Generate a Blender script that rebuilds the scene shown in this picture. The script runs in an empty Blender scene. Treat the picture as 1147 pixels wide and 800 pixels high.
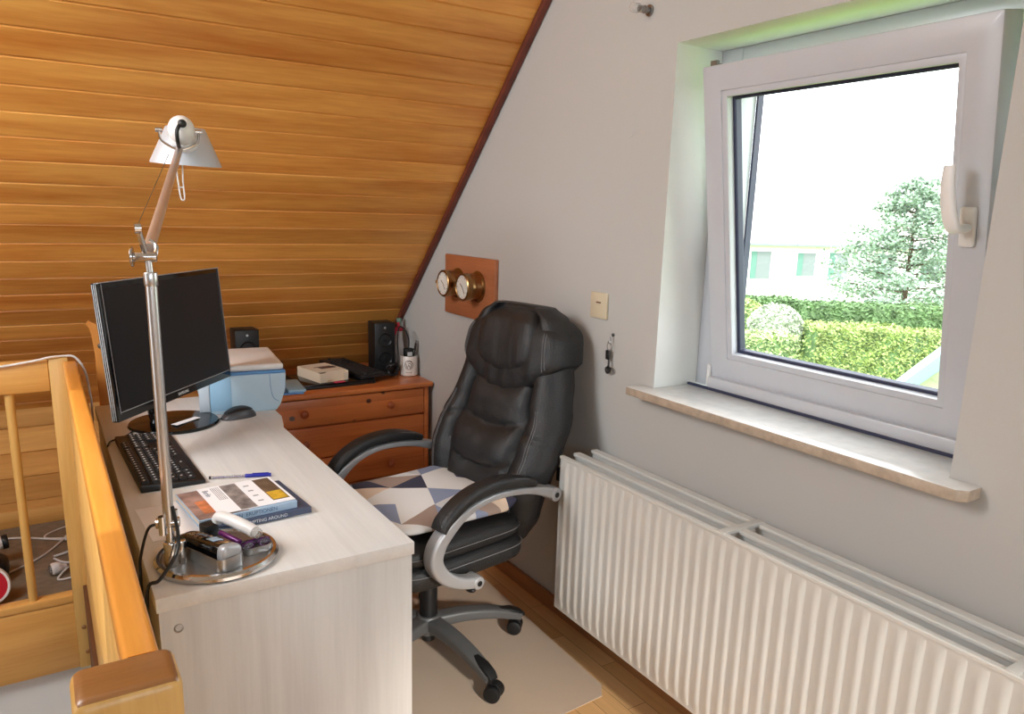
import bpy, bmesh, math, random
from mathutils import Vector, Matrix, noise
random.seed(7)
PI = math.pi
scene = bpy.context.scene
COL = scene.collection

# ------------------------------------------------------------------ helpers
def V(*a): return Vector(a if len(a) > 1 else a[0])

class MB:
    """collects shapes into one mesh"""
    def __init__(s): s.bm = bmesh.new(); s.mi = 0
    def _merge(s, tmp, M=None):
        if M is not None: bmesh.ops.transform(tmp, matrix=M, verts=tmp.verts)
        for f in tmp.faces: f.material_index = s.mi
        me = bpy.data.meshes.new('t'); tmp.to_mesh(me); tmp.free()
        n0 = len(s.bm.faces)
        s.bm.from_mesh(me); bpy.data.meshes.remove(me)
        return s
    def box(s, a, b, bev=0, seg=2, M=None):
        t = bmesh.new(); bmesh.ops.create_cube(t, size=1)
        a, b = V(a), V(b)
        for v in t.verts: v.co = Vector(((a[i] + b[i]) / 2 + v.co[i] * (b[i] - a[i]) for i in range(3)))
        if bev: bmesh.ops.bevel(t, geom=t.edges[:], offset=bev, segments=seg, profile=.5, affect='EDGES', clamp_overlap=True)
        return s._merge(t, M)
    def prism(s, pts, z0, z1, bev=0, seg=2, M=None):
        t = bmesh.new()
        lo = [t.verts.new((p[0], p[1], z0)) for p in pts]; hi = [t.verts.new((p[0], p[1], z1)) for p in pts]
        n = len(pts); t.faces.new(lo[::-1]); t.faces.new(hi)
        for i in range(n): t.faces.new((lo[i], lo[(i + 1) % n], hi[(i + 1) % n], hi[i]))
        bmesh.ops.recalc_face_normals(t, faces=t.faces)
        if bev: bmesh.ops.bevel(t, geom=t.edges[:], offset=bev, segments=seg, profile=.5, affect='EDGES', clamp_overlap=True)
        return s._merge(t, M)
    def cyl(s, p0, p1, r0, r1=None, seg=20, caps=True, bev=0):
        if r1 is None: r1 = r0
        p0, p1 = V(p0), V(p1); d = p1 - p0; L = d.length
        t = bmesh.new()
        bmesh.ops.create_cone(t, cap_ends=caps, segments=seg, radius1=r0, radius2=r1, depth=L)
        if bev: bmesh.ops.bevel(t, geom=[e for e in t.edges if len(e.link_faces) == 2 and any(len(f.verts) > 4 for f in e.link_faces)], offset=bev, segments=2, profile=.5, affect='EDGES')
        M = Matrix.Translation((p0 + p1) / 2) @ d.to_track_quat('Z', 'Y').to_matrix().to_4x4()
        return s._merge(t, M)
    def lathe(s, prof, seg=28, M=None):
        """prof = [(r,z)...] about z"""
        t = bmesh.new(); rings = []
        for r, z in prof:
            if r < 1e-6: rings.append([t.verts.new((0, 0, z))])
            else: rings.append([t.verts.new((r * math.cos(2 * PI * k / seg), r * math.sin(2 * PI * k / seg), z)) for k in range(seg)])
        for A, B in zip(rings, rings[1:]):
            for k in range(seg):
                k2 = (k + 1) % seg
                if len(A) == 1 and len(B) == 1: continue
                if len(A) == 1: t.faces.new((A[0], B[k], B[k2]))
                elif len(B) == 1: t.faces.new((A[k], B[0], A[k2]))
                else: t.faces.new((A[k], B[k], B[k2], A[k2]))
        bmesh.ops.recalc_face_normals(t, faces=t.faces)
        return s._merge(t, M)
    def sphere(s, c, r, sc=(1, 1, 1), seg=20, M=None):
        t = bmesh.new(); bmesh.ops.create_uvsphere(t, u_segments=seg, v_segments=seg // 2, radius=1)
        Q = Matrix.Translation(V(c)) @ Matrix.Diagonal((r * sc[0], r * sc[1], r * sc[2], 1))
        bmesh.ops.transform(t, matrix=Q, verts=t.verts)
        return s._merge(t, M)
    def sweep(s, path, sec, scales=None, up=None, closed_sec=True, caps=True, M=None, closed=False):
        """sec: 2D points (a along side, b along up) swept along path"""
        t = bmesh.new(); path = [V(p) for p in path]; n = len(path); rings = []
        prev = None
        for i, p in enumerate(path):
            if closed: d = path[(i + 1) % n] - path[i - 1]
            else: d = path[min(i + 1, n - 1)] - path[max(i - 1, 0)]
            d.normalize()
            if up is not None:
                side = V(up) if not callable(up) else V(up(i))
                side = (side - d * side.dot(d)).normalized()      # "up" is the fixed side axis
            else:
                if prev is None:
                    a = Vector((0, 0, 1)) if abs(d.z) < .9 else Vector((1, 0, 0)); side = d.cross(a).normalized()
                else: side = (prev - d * prev.dot(d)).normalized()
                prev = side
            nrm = d.cross(side)
            k = scales[i] if scales else (1, 1)
            if not isinstance(k, (tuple, list)): k = (k, k)
            rings.append([t.verts.new(p + side * q[0] * k[0] + nrm * q[1] * k[1]) for q in sec])
        m = len(sec)
        rr = list(zip(rings, rings[1:])) + ([(rings[-1], rings[0])] if closed else [])
        for A, B in rr:
            for j in range(m if closed_sec else m - 1):
                j2 = (j + 1) % m; t.faces.new((A[j], A[j2], B[j2], B[j]))
        if caps and closed_sec and not closed: t.faces.new(rings[0][::-1]); t.faces.new(rings[-1])
        bmesh.ops.recalc_face_normals(t, faces=t.faces)
        return s._merge(t, M)
    def tube(s, path, r, seg=8, smooth=6, closed=False):
        if smooth: path = spline(path, smooth, closed)
        return s.sweep(path, [(r * math.cos(2 * PI * k / seg), r * math.sin(2 * PI * k / seg)) for k in range(seg)], closed=closed)
    def grid(s, P, nu, nv, closed_u=False, capv=False, M=None):
        """P(i,j) -> point; i in range(nu) , j in range(nv)"""
        t = bmesh.new(); g = [[t.verts.new(P(i, j)) for i in range(nu)] for j in range(nv)]
        for j in range(nv - 1):
            for i in range(nu if closed_u else nu - 1):
                i2 = (i + 1) % nu; t.faces.new((g[j][i], g[j][i2], g[j + 1][i2], g[j + 1][i]))
        if capv: t.faces.new(g[0][::-1]); t.faces.new(g[-1])
        bmesh.ops.recalc_face_normals(t, faces=t.faces)
        return s._merge(t, M)
    def quad(s, *p):
        t = bmesh.new(); t.faces.new([t.verts.new(V(q)) for q in p]); return s._merge(t)

def spline(pts, n=6, closed=False):
    pts = [V(p) for p in pts]; out = []; m = len(pts)
    rng = range(m if closed else m - 1)
    for i in rng:
        if closed: a, b, c, d = pts[i - 1], pts[i], pts[(i + 1) % m], pts[(i + 2) % m]
        else: a, b, c, d = pts[max(i - 1, 0)], pts[i], pts[i + 1], pts[min(i + 2, m - 1)]
        for k in range(n):
            t = k / n
            out.append(.5 * ((2 * b) + (c - a) * t + (2 * a - 5 * b + 4 * c - d) * t * t + (3 * b - a - 3 * c + d) * t ** 3))
    if not closed: out.append(pts[-1])
    return out

def rrect(w, h, r, n=4):
    out = []
    for cx, cy, a0 in ((w / 2 - r, h / 2 - r, 0), (-w / 2 + r, h / 2 - r, 90), (-w / 2 + r, -h / 2 + r, 180), (w / 2 - r, -h / 2 + r, 270)):
        for k in range(n + 1):
            a = math.radians(a0 + 90 * k / n); out.append((cx + r * math.cos(a), cy + r * math.sin(a)))
    return out

def obj(name, mb, mat, parent=None, loc=None, rotz=0, smooth=40, kind=None):
    me = bpy.data.meshes.new(name); mb.bm.to_mesh(me); mb.bm.free()
    o = bpy.data.objects.new(name, me); COL.objects.link(o)
    for m in (mat if isinstance(mat, (list, tuple)) else [mat]): me.materials.append(m)
    if smooth:
        for p in me.polygons: p.use_smooth = True
        me.set_sharp_from_angle(angle=math.radians(smooth))
    if parent is not None: o.parent = parent
    if loc is not None: o.location = loc
    if rotz: o.rotation_euler = (0, 0, rotz)
    if kind: o['kind'] = kind
    return o

def thing(name, label, cat, loc=(0, 0, 0), rot=(0, 0, 0), group=None, kind=None):
    o = bpy.data.objects.new(name, None); COL.objects.link(o)
    o.empty_display_size = .05
    o.location = loc; o.rotation_euler = rot if isinstance(rot, (tuple, list)) else (0, 0, rot)
    return tag(o, label, cat, group, kind)
def tag(o, label, cat, group=None, kind=None):
    if label: o['label'] = label
    if cat: o['category'] = cat
    if group: o['group'] = group
    if kind: o['kind'] = kind
    return o

def text_mesh(name, body, size, mat, parent, M, ext=.0002, align='CENTER'):
    c = bpy.data.curves.new('t', 'FONT'); c.body = body; c.size = size; c.extrude = ext
    c.align_x = align; c.align_y = 'CENTER'
    o = bpy.data.objects.new('t', c); COL.objects.link(o)
    dg = bpy.context.evaluated_depsgraph_get(); me = bpy.data.meshes.new_from_object(o.evaluated_get(dg))
    bpy.data.objects.remove(o); bpy.data.curves.remove(c)
    me.transform(M); me.name = name
    for i in range(len(me.materials)): me.materials.pop()
    me.materials.clear(); me.materials.append(mat)
    r = bpy.data.objects.new(name, me); COL.objects.link(r); r.parent = parent
    return r

# ------------------------------------------------------------------ materials
def lin(c):
    return tuple(((x / 255) / 12.92 if x / 255 <= .04045 else ((x / 255 + .055) / 1.055) ** 2.4) for x in c) + (1,)

def mat(name, rgb, rough=.5, metal=0, spec=.5, coat=0, bump=0, bscale=60, var=0, vscale=8):
    m = bpy.data.materials.new(name); m.use_nodes = True; nt = m.node_tree
    b = nt.nodes['Principled BSDF']
    b.inputs['Base Color'].default_value = lin(rgb); b.inputs['Roughness'].default_value = rough
    b.inputs['Metallic'].default_value = metal; b.inputs['Specular IOR Level'].default_value = spec
    b.inputs['Coat Weight'].default_value = coat; b.inputs['Coat Roughness'].default_value = .15
    tc = nt.nodes.new('ShaderNodeTexCoord')
    n = nt.nodes.new('ShaderNodeTexNoise'); n.inputs['Scale'].default_value = vscale; n.inputs['Detail'].default_value = 4
    nt.links.new(tc.outputs['Object'], n.inputs['Vector'])
    r = nt.nodes.new('ShaderNodeValToRGB'); v = var if var else .02
    c = lin(rgb); r.color_ramp.elements[0].position = .3; r.color_ramp.elements[1].position = .7
    r.color_ramp.elements[0].color = tuple(x * (1 - v) for x in c[:3]) + (1,)
    r.color_ramp.elements[1].color = tuple(min(1, x * (1 + v)) for x in c[:3]) + (1,)
    nt.links.new(n.outputs['Fac'], r.inputs['Fac']); nt.links.new(r.outputs['Color'], b.inputs['Base Color'])
    if bump:
        n2 = nt.nodes.new('ShaderNodeTexNoise'); n2.inputs['Scale'].default_value = bscale; n2.inputs['Detail'].default_value = 5
        nt.links.new(tc.outputs['Object'], n2.inputs['Vector'])
        bp = nt.nodes.new('ShaderNodeBump'); bp.inputs['Strength'].default_value = bump; bp.inputs['Distance'].default_value = .01
        nt.links.new(n2.outputs['Fac'], bp.inputs['Height']); nt.links.new(bp.outputs['Normal'], b.inputs['Normal'])
    return m

def wood(name, dark, light, axis='X', rough=.4, board=None, bvar=.25, stretch=14, scale=14, coat=.0, knots=0, spec=.5, knot_rgb=(60, 25, 12)):
    """procedural timber; grain runs along axis. board=(axis index, pitch, offset) gives each board its own tone"""
    m = bpy.data.materials.new(name); m.use_nodes = True; nt = m.node_tree; N = nt.nodes.new; Lk = nt.links.new
    b = nt.nodes['Principled BSDF']; b.inputs['Roughness'].default_value = rough; b.inputs['Coat Weight'].default_value = coat
    b.inputs['Coat Roughness'].default_value = .2; b.inputs['Specular IOR Level'].default_value = spec
    tc = N('ShaderNodeTexCoord'); mp = N('ShaderNodeMapping'); Lk(tc.outputs['Object'], mp.inputs['Vector'])
    sc = [1, 1, 1]; ai = 'XYZ'.index(axis); sc[ai] = 1 / stretch; mp.inputs['Scale'].default_value = sc
    vec = mp.outputs['Vector']; rnd = None
    if board:
        sp = N('ShaderNodeSeparateXYZ'); Lk(tc.outputs['Object'], sp.inputs[0])
        d = N('ShaderNodeMath'); d.operation = 'SUBTRACT'; Lk(sp.outputs[board[0]], d.inputs[0]); d.inputs[1].default_value = board[2]
        q = N('ShaderNodeMath'); q.operation = 'DIVIDE'; Lk(d.outputs[0], q.inputs[0]); q.inputs[1].default_value = board[1]
        f = N('ShaderNodeMath'); f.operation = 'FLOOR'; Lk(q.outputs[0], f.inputs[0])
        wn = N('ShaderNodeTexWhiteNoise'); wn.noise_dimensions = '1D'; Lk(f.outputs[0], wn.inputs['W']); rnd = wn
        mul = N('ShaderNodeVectorMath'); mul.operation = 'SCALE'; Lk(wn.outputs['Color'], mul.inputs[0]); mul.inputs['Scale'].default_value = 7
        ad = N('ShaderNodeVectorMath'); ad.operation = 'ADD'; Lk(vec, ad.inputs[0]); Lk(mul.outputs[0], ad.inputs[1]); vec = ad.outputs[0]
    n = N('ShaderNodeTexNoise'); n.inputs['Scale'].default_value = scale; n.inputs['Detail'].default_value = 6; n.inputs['Distortion'].default_value = .6; Lk(vec, n.inputs['Vector'])
    n2 = N('ShaderNodeTexNoise'); n2.inputs['Scale'].default_value = scale * 9; n2.inputs['Detail'].default_value = 3; Lk(vec, n2.inputs['Vector'])
    mx = N('ShaderNodeMath'); mx.operation = 'MULTIPLY_ADD'; Lk(n2.outputs['Fac'], mx.inputs[0]); mx.inputs[1].default_value = .35; Lk(n.outputs['Fac'], mx.inputs[2])
    r = N('ShaderNodeValToRGB'); r.color_ramp.elements[0].position = .42; r.color_ramp.elements[1].position = .85
    r.color_ramp.elements[0].color = lin(dark); r.color_ramp.elements[1].color = lin(light); Lk(mx.outputs[0], r.inputs['Fac'])
    col = r.outputs['Color']
    if rnd:
        hv = N('ShaderNodeHueSaturation'); Lk(col, hv.inputs['Color'])
        mr = N('ShaderNodeMapRange'); Lk(rnd.outputs['Value'], mr.inputs['Value']); mr.inputs['To Min'].default_value = 1 - bvar; mr.inputs['To Max'].default_value = 1 + bvar
        Lk(mr.outputs[0], hv.inputs['Value']); col = hv.outputs['Color']
    if knots:
        vo = N('ShaderNodeTexVoronoi'); vo.inputs['Scale'].default_value = knots; km_ = N('ShaderNodeMapping'); km_.inputs['Scale'].default_value = (1, .05, 1.2); Lk(tc.outputs['Object'], km_.inputs['Vector']); Lk(km_.outputs[0], vo.inputs['Vector'])
        kr = N('ShaderNodeValToRGB'); kr.color_ramp.elements[0].position = .08; kr.color_ramp.elements[1].position = .12
        kr.color_ramp.elements[0].color = (1, 1, 1, 1); kr.color_ramp.elements[1].color = (0, 0, 0, 1); Lk(vo.outputs['Distance'], kr.inputs['Fac'])
        km = N('ShaderNodeMix'); km.data_type = 'RGBA'; ks = N('ShaderNodeSeparateXYZ'); Lk(vo.outputs['Color'], ks.inputs[0]); kg = N('ShaderNodeMath'); kg.operation = 'GREATER_THAN'; Lk(ks.outputs[0], kg.inputs[0]); kg.inputs[1].default_value = .3; kmul = N('ShaderNodeMath'); kmul.operation = 'MULTIPLY'; Lk(kg.outputs[0], kmul.inputs[0]); Lk(kr.outputs['Color'], kmul.inputs[1]); Lk(kmul.outputs[0], km.inputs['Factor']); Lk(col, km.inputs[6]); km.inputs[7].default_value = lin(knot_rgb); col = km.outputs[2]
    Lk(col, b.inputs['Base Color'])
    bp = N('ShaderNodeBump'); bp.inputs['Strength'].default_value = .12; bp.inputs['Distance'].default_value = .004; Lk(mx.outputs[0], bp.inputs['Height']); Lk(bp.outputs['Normal'], b.inputs['Normal'])
    return m

def clear(name, rgb, alpha, rough=.05, gloss=True):
    """see-through sheet: mostly transparent with a reflecting surface"""
    m = bpy.data.materials.new(name); m.use_nodes = True; nt = m.node_tree; N = nt.nodes.new
    for n in list(nt.nodes):
        if n.type == 'BSDF_PRINCIPLED': nt.nodes.remove(n)
    out = [n for n in nt.nodes if n.type == 'OUTPUT_MATERIAL'][0]
    t = N('ShaderNodeBsdfTransparent'); d = N('ShaderNodeBsdfDiffuse'); d.inputs['Color'].default_value = lin(rgb)
    g = N('ShaderNodeBsdfGlossy'); g.inputs['Roughness'].default_value = rough
    a = N('ShaderNodeMixShader'); a.inputs[0].default_value = alpha; nt.links.new(t.outputs[0], a.inputs[1]); nt.links.new(d.outputs[0], a.inputs[2])
    lw = N('ShaderNodeLayerWeight'); lw.inputs['Blend'].default_value = .5
    pw = N('ShaderNodeMath'); pw.operation = 'POWER'; nt.links.new(lw.outputs['Facing'], pw.inputs[0]); pw.inputs[1].default_value = 5
    fr = N('ShaderNodeMath'); fr.operation = 'MULTIPLY_ADD'; nt.links.new(pw.outputs[0], fr.inputs[0]); fr.inputs[1].default_value = .8; fr.inputs[2].default_value = .02
    b = N('ShaderNodeMixShader'); nt.links.new(fr.outputs[0], b.inputs[0]); nt.links.new(a.outputs[0], b.inputs[1]); nt.links.new(g.outputs[0], b.inputs[2])
    nt.links.new(b.outputs[0], out.inputs[0]); return m

SEAM = 2.048; PITCH = .0645
M = {}
M['ceil'] = wood('varnished pine cladding', (194, 116, 44), (232, 168, 84), 'X', .4, (2, PITCH, SEAM), .11, 12, 11, coat=.08)
M['knee'] = wood('pale pine cladding', (178, 118, 52), (214, 158, 88), 'X', .45, (2, .112, .0), .12, 12, 9)
M['trim'] = wood('dark red brown trim', (88, 38, 28), (112, 52, 36), 'Y', .5)
M['wall'] = mat('painted plaster', (187, 185, 181), .85, bump=.04, bscale=120, var=.015, vscale=2)
M['reveal'] = mat('white reveal paint', (226, 228, 224), .8, bump=.06, bscale=90)
M['white_wall'] = mat('white paint', (215, 213, 210), .85)
M['pvc'] = mat('white window plastic', (190, 192, 198), .3)
M['gasket'] = mat('dark rubber gasket', (44, 48, 74), .5)
M['marble'] = mat('beige marble sill', (222, 220, 216), .22, var=.06, vscale=30)
M['marble_edge'] = mat('sawn marble edge', (180, 164, 146), .55, var=.16, vscale=45)
M['white_lam'] = wood('white laminate', (198, 196, 193), (213, 211, 208), 'Z', .38, stretch=25, scale=22)
M['white_top'] = wood('white laminate top', (210, 207, 203), (224, 221, 217), 'Y', .48, stretch=25, scale=22, spec=.35)
M['beech'] = wood('varnished beech', (186, 142, 74), (212, 170, 102), 'Z', .38, stretch=18, scale=16, coat=.15)
M['beech_x'] = wood('varnished beech rail', (196, 140, 70), (220, 168, 96), 'X', .38, stretch=18, scale=16, coat=.15)
M['beech_y'] = wood('orange varnished handrail', (200, 128, 48), (222, 152, 68), 'Y', .3, stretch=18, scale=16, coat=.3)
M['beech_dark'] = wood('brown varnished end grain', (126, 82, 42), (146, 98, 54), 'X', .35, stretch=8, scale=30, coat=.2)
M['skirt'] = wood('brown oak baseboard', (148, 100, 58), (170, 120, 76), 'Y', .5)
M['gap'] = mat('dark wooden gap', (92, 54, 26), .7)
M['chest'] = wood('red brown pine', (180, 92, 40), (212, 124, 64), 'X', .35, (2, .14, .03), .06, 14, 13, coat=.2, knots=7.5)
M['knob'] = wood('turned pine knob', (150, 70, 30), (184, 92, 44), 'Y', .3, coat=.3)
M['plaque'] = wood('red brown plaque', (158, 94, 60), (180, 112, 74), 'Y', .4, scale=20)
M['oak_post'] = wood('honey coloured post', (192, 120, 50), (214, 146, 72), 'Z', .4)
M['leather'] = mat('black leather', (30, 30, 31), .46, spec=.5, bump=.25, bscale=220)
M['stitch'] = mat('grey stitching thread', (126, 126, 128), .8)
M['silver_plastic'] = mat('silver painted plastic', (172, 173, 176), .36, metal=.35)
M['grey_plastic'] = mat('grey painted star base', (96, 96, 96), .42, metal=.2)
M['black_plastic'] = mat('black plastic', (20, 20, 21), .45)
M['black_gloss'] = mat('glossy black plastic', (12, 12, 13), .12)
M['screen'] = mat('matt black screen', (26, 26, 28), .38, spec=.35)
M['key'] = mat('dark grey keys', (30, 30, 32), .5)
M['mark'] = mat('white printing', (215, 215, 215), .6)
M['chrome'] = mat('polished aluminium', (205, 203, 202), .16, metal=1)
M['alu'] = mat('satin aluminium', (196, 194, 192), .3, metal=1)
M['warm_alu'] = mat('satin aluminium arm', (214, 204, 198), .36, metal=.85)  # warm tint paints the wood's reflection into the metal
M['shade'] = mat('silver grey shade', (196, 200, 206), .45, metal=.3)
M['white_plastic'] = mat('white plastic', (224, 222, 220), .35)
M['prt_blue'] = mat('light blue plastic', (186, 210, 226), .4)
M['prt_blue3'] = mat('sky blue plastic', (154, 194, 222), .4)
M['prt_blue2'] = mat('mid blue plastic', (84, 140, 196), .4)
M['prt_white'] = mat('pale printer plastic', (206, 216, 226), .4)
M['brass'] = mat('brass', (160, 126, 84), .28, metal=1)
M['dial'] = mat('white dial', (228, 226, 218), .5)
M['rad'] = mat('cream radiator enamel', (209, 208, 203), .35)
M['rad_in'] = mat('inner radiator steel', (176, 160, 138), .5)
M['cream'] = mat('cream plastic', (206, 194, 168), .4)
M['red'] = mat('red plastic', (190, 28, 46), .4)
M['pink'] = mat('pink card', (206, 40, 80), .6)
M['paper'] = mat('white paper', (240, 238, 240), .8)
M['paper_grey'] = mat('grey printed paper', (150, 146, 146), .8, var=.35, vscale=40)
M['blue_ink'] = mat('blue plastic', (34, 40, 150), .35)
M['book_blue'] = mat('pale blue book cover', (170, 196, 220), .5)
M['book_navy'] = mat('slate book cover', (70, 80, 104), .5)
M['book_text'] = mat('blue grey lettering', (70, 104, 146), .6)
M['book_text2'] = mat('pale lettering', (206, 210, 216), .6)
M['pages'] = mat('book pages', (226, 214, 200), .8)
M['photo_a'] = mat('sunset photograph', (150, 120, 110), .5, var=.75, vscale=22)
M['photo_o'] = mat('orange cloud photograph', (196, 118, 76), .5, var=.6, vscale=26)
M['photo_b'] = mat('grey photograph', (140, 130, 126), .5, var=.6, vscale=34)
M['photo_c'] = mat('brown photograph', (104, 84, 66), .5, var=.5, vscale=34)
M['photo_y'] = mat('yellow photograph', (206, 164, 50), .5, var=.3, vscale=40)
M['tin'] = mat('brushed tin', (168, 168, 168), .32, metal=.9)
M['purple'] = mat('purple enamel', (92, 30, 96), .25, metal=.3)
M['lens'] = clear('spectacle lens', (200, 190, 210), .2)
M['ceramic'] = mat('white ceramic', (228, 220, 212), .25)
M['brown_ink'] = mat('dark brown print', (92, 66, 58), .6)
M['carton'] = mat('pale carton', (222, 204, 180), .7)
M['white_cable'] = mat('white cable', (216, 214, 212), .45)
M['black_cable'] = mat('black cable', (18, 18, 18), .45)
M['carpet'] = mat('grey brown carpet', (128, 112, 92), .95, bump=.3, bscale=300, var=.15, vscale=30)
M['steel'] = mat('steel', (150, 148, 146), .3, metal=1)
M['clear_plastic'] = clear('clear plastic', (210, 205, 200), .35)
M['mat'] = clear('frosted floor mat', (232, 218, 202), .38, .3)
M['glass'] = clear('window glass', (255, 255, 255), .0, .0)
M['green_glass'] = mat('green glass', (120, 150, 130), .2)
M['ribbon'] = mat('red ribbon', (196, 36, 60), .6)

# floor: oak strip parquet
def parquet():
    m = bpy.data.materials.new('oak parquet'); m.use_nodes = True; nt = m.node_tree; N = nt.nodes.new; Lk = nt.links.new
    b = nt.nodes['Principled BSDF']; b.inputs['Roughness'].default_value = .32
    tc = N('ShaderNodeTexCoord'); mp = N('ShaderNodeMapping'); mp.inputs['Rotation'].default_value = (0, 0, PI / 2); Lk(tc.outputs['Object'], mp.inputs['Vector'])
    br = N('ShaderNodeTexBrick'); br.inputs['Scale'].default_value = 1; br.inputs['Brick Width'].default_value = .42; br.inputs['Row Height'].default_value = .068
    br.inputs['Mortar Size'].default_value = .0008; br.inputs['Color1'].default_value = lin((228, 184, 130)); br.inputs['Color2'].default_value = lin((206, 156, 102)); br.inputs['Mortar'].default_value = lin((110, 70, 38))
    Lk(mp.outputs[0], br.inputs['Vector'])
    mp2 = N('ShaderNodeMapping'); mp2.inputs['Scale'].default_value = (1, .06, 1); Lk(tc.outputs['Object'], mp2.inputs['Vector'])
    n = N('ShaderNodeTexNoise'); n.inputs['Scale'].default_value = 60; n.inputs['Detail'].default_value = 4; Lk(mp2.outputs[0], n.inputs['Vector'])
    mr = N('ShaderNodeMapRange'); Lk(n.outputs['Fac'], mr.inputs['Value']); mr.inputs['To Min'].default_value = .82; mr.inputs['To Max'].default_value = 1.18
    hv = N('ShaderNodeHueSaturation'); Lk(br.outputs['Color'], hv.inputs['Color']); Lk(mr.outputs[0], hv.inputs['Value']); Lk(hv.outputs['Color'], b.inputs['Base Color'])
    return m
M['floor'] = parquet()

# cushion cover: triangles in a handful of plain colours
def triangles():
    m = bpy.data.materials.new('triangle print cotton'); m.use_nodes = True; nt = m.node_tree; N = nt.nodes.new; Lk = nt.links.new
    b = nt.nodes['Principled BSDF']; b.inputs['Roughness'].default_value = .85
    tc = N('ShaderNodeTexCoord'); mp = N('ShaderNodeMapping'); mp.inputs['Scale'].default_value = (9.5, 7.0, 1); mp.inputs['Rotation'].default_value = (0, 0, .55); Lk(tc.outputs['Object'], mp.inputs['Vector'])
    sp = N('ShaderNodeSeparateXYZ'); Lk(mp.outputs[0], sp.inputs[0])
    def math_(op, a, bb=None):
        n = N('ShaderNodeMath'); n.operation = op
        for i, x in enumerate((a, bb)):
            if x is None: continue
            if isinstance(x, (int, float)): n.inputs[i].default_value = x
            else: Lk(x, n.inputs[i])
        return n.outputs[0]
    x, y = sp.outputs[0], sp.outputs[1]
    fx, fy = math_('FRACT', x), math_('FRACT', y); ix, iy = math_('FLOOR', x), math_('FLOOR', y)
    par = math_('FLOORED_MODULO', math_('ADD', ix, iy), 2)
    a = math_('GREATER_THAN', fx, fy); bq = math_('GREATER_THAN', math_('ADD', fx, fy), 1)
    tri = math_('ADD', math_('MULTIPLY', a, par), math_('MULTIPLY', bq, math_('SUBTRACT', 1, par)))
    cb = N('ShaderNodeCombineXYZ'); Lk(ix, cb.inputs[0]); Lk(iy, cb.inputs[1]); Lk(math_('ADD', math_('MULTIPLY', tri, 3.7), 11), cb.inputs[2])
    wn = N('ShaderNodeTexWhiteNoise'); wn.noise_dimensions = '3D'; Lk(cb.outputs[0], wn.inputs['Vector'])
    r = N('ShaderNodeValToRGB'); r.color_ramp.interpolation = 'CONSTANT'; cr = r.color_ramp
    cols = [(0, (230, 228, 226)), (.42, (208, 206, 206)), (.52, (140, 150, 176)), (.64, (56, 56, 76)), (.80, (224, 202, 180)), (.90, (166, 144, 132))]
    cr.elements[0].color = lin(cols[0][1]); cr.elements[1].position = cols[1][0]; cr.elements[1].color = lin(cols[1][1])
    for p, c in cols[2:]: e = cr.elements.new(p); e.color = lin(c)
    Lk(wn.outputs['Value'], r.inputs['Fac']); Lk(r.outputs['Color'], b.inputs['Base Color']); return m
M['tri'] = triangles()

def leafmat(name, rgb, var=.5):
    m = mat(name, rgb, .7, var=var, vscale=3); return m

# ------------------------------------------------------------------ camera
f_px = 847.184791
R0 = Vector((.84985, -.52641, .02771)); 
ya, pi_, ro = .560817131, .218392570, -.0283888452
ca, sa, cb, sb, cc, sc_ = math.cos(ya), math.sin(ya), math.cos(pi_), math.sin(pi_), math.cos(ro), math.sin(ro)
fw = Vector((sa * cb, ca * cb, -sb)); r0 = Vector((ca, -sa, 0)); d0 = fw.cross(r0)
RX = r0 * cc + d0 * sc_; DN = r0 * -sc_ + d0 * cc
CAM = Vector((0, 0, 1.4175))
cam = bpy.data.objects.new('camera', bpy.data.cameras.new('camera')); COL.objects.link(cam)
cam.matrix_world = Matrix(((RX.x, -DN.x, -fw.x, CAM.x), (RX.y, -DN.y, -fw.y, CAM.y), (RX.z, -DN.z, -fw.z, CAM.z), (0, 0, 0, 1)))
cam.data.sensor_width = 36; cam.data.sensor_fit = 'HORIZONTAL'; cam.data.lens = f_px / 1147 * 36
cam.data.shift_x = -(573.168874 - 573.5) / 1147; cam.data.shift_y = (426.945245 - 400) / 1147
cam.data.clip_start = .02; cam.data.clip_end = 500
scene.camera = cam

# ================================================================== SETTING
XW = 1.5; KY = 3.80; KZ = 4.33 - KY      # gable wall plane, knee wall, knee height
CZ = 2.5                                 # flat part of the ceiling
# gable wall with window opening ---------------------------------------------------
wy0, wy1, wz0, wz1 = .745, 1.607, .905, 1.872
XO = 1.80
def gable():
    mb = MB()
    ys = [(-3.6, .53), (-1.63, CZ), (4.33 - CZ, CZ), (KY, KZ)]     # outline, roof line from left to right
    def top(y):
        for (a, za), (b, zb) in zip(ys, ys[1:]):
            if a <= y <= b: return za + (zb - za) * (y - a) / (b - a)
    cuts = [-3.6, -1.63, wy0, wy1, 4.33 - CZ, KY]
    for a, b in zip(cuts, cuts[1:]):
        segs = [(0, 0, None)] if (a, b) != (wy0, wy1) else [(0, 0, wz0), (wz1, wz1, None)]
        for za, zb, zt in segs:
            ta, tb = (zt, zt) if zt else (top(a) + .04, top(b) + .04)
            pts = [(a, za if za else -.3), (b, zb if zb else -.3), (b, tb), (a, ta)]
            for x, fl in ((XW, 0), (XO, 1)):
                q = [(x, p[0], p[1]) for p in pts]
                mb.quad(*(q if fl else q[::-1]))
    mb.mi = 1
    y0, y1, z0, z1 = wy0, wy1, wz0, wz1
    mb.quad((XW, y1, z0), (XW, y1, z1), (XO, y1, z1), (XO, y1, z0)); mb.quad((XW, y0, z0), (XO, y0, z0), (XO, y0, z1), (XW, y0, z1))
    mb.quad((XW, y0, z1), (XO, y0, z1), (XO, y1, z1), (XW, y1, z1)); mb.quad((XW, y0, z0), (XW, y1, z0), (XO, y1, z0), (XO, y0, z0))
    o = obj('wall_right', mb, [M['wall'], M['reveal']], smooth=0, kind='structure')
    return o
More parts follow.
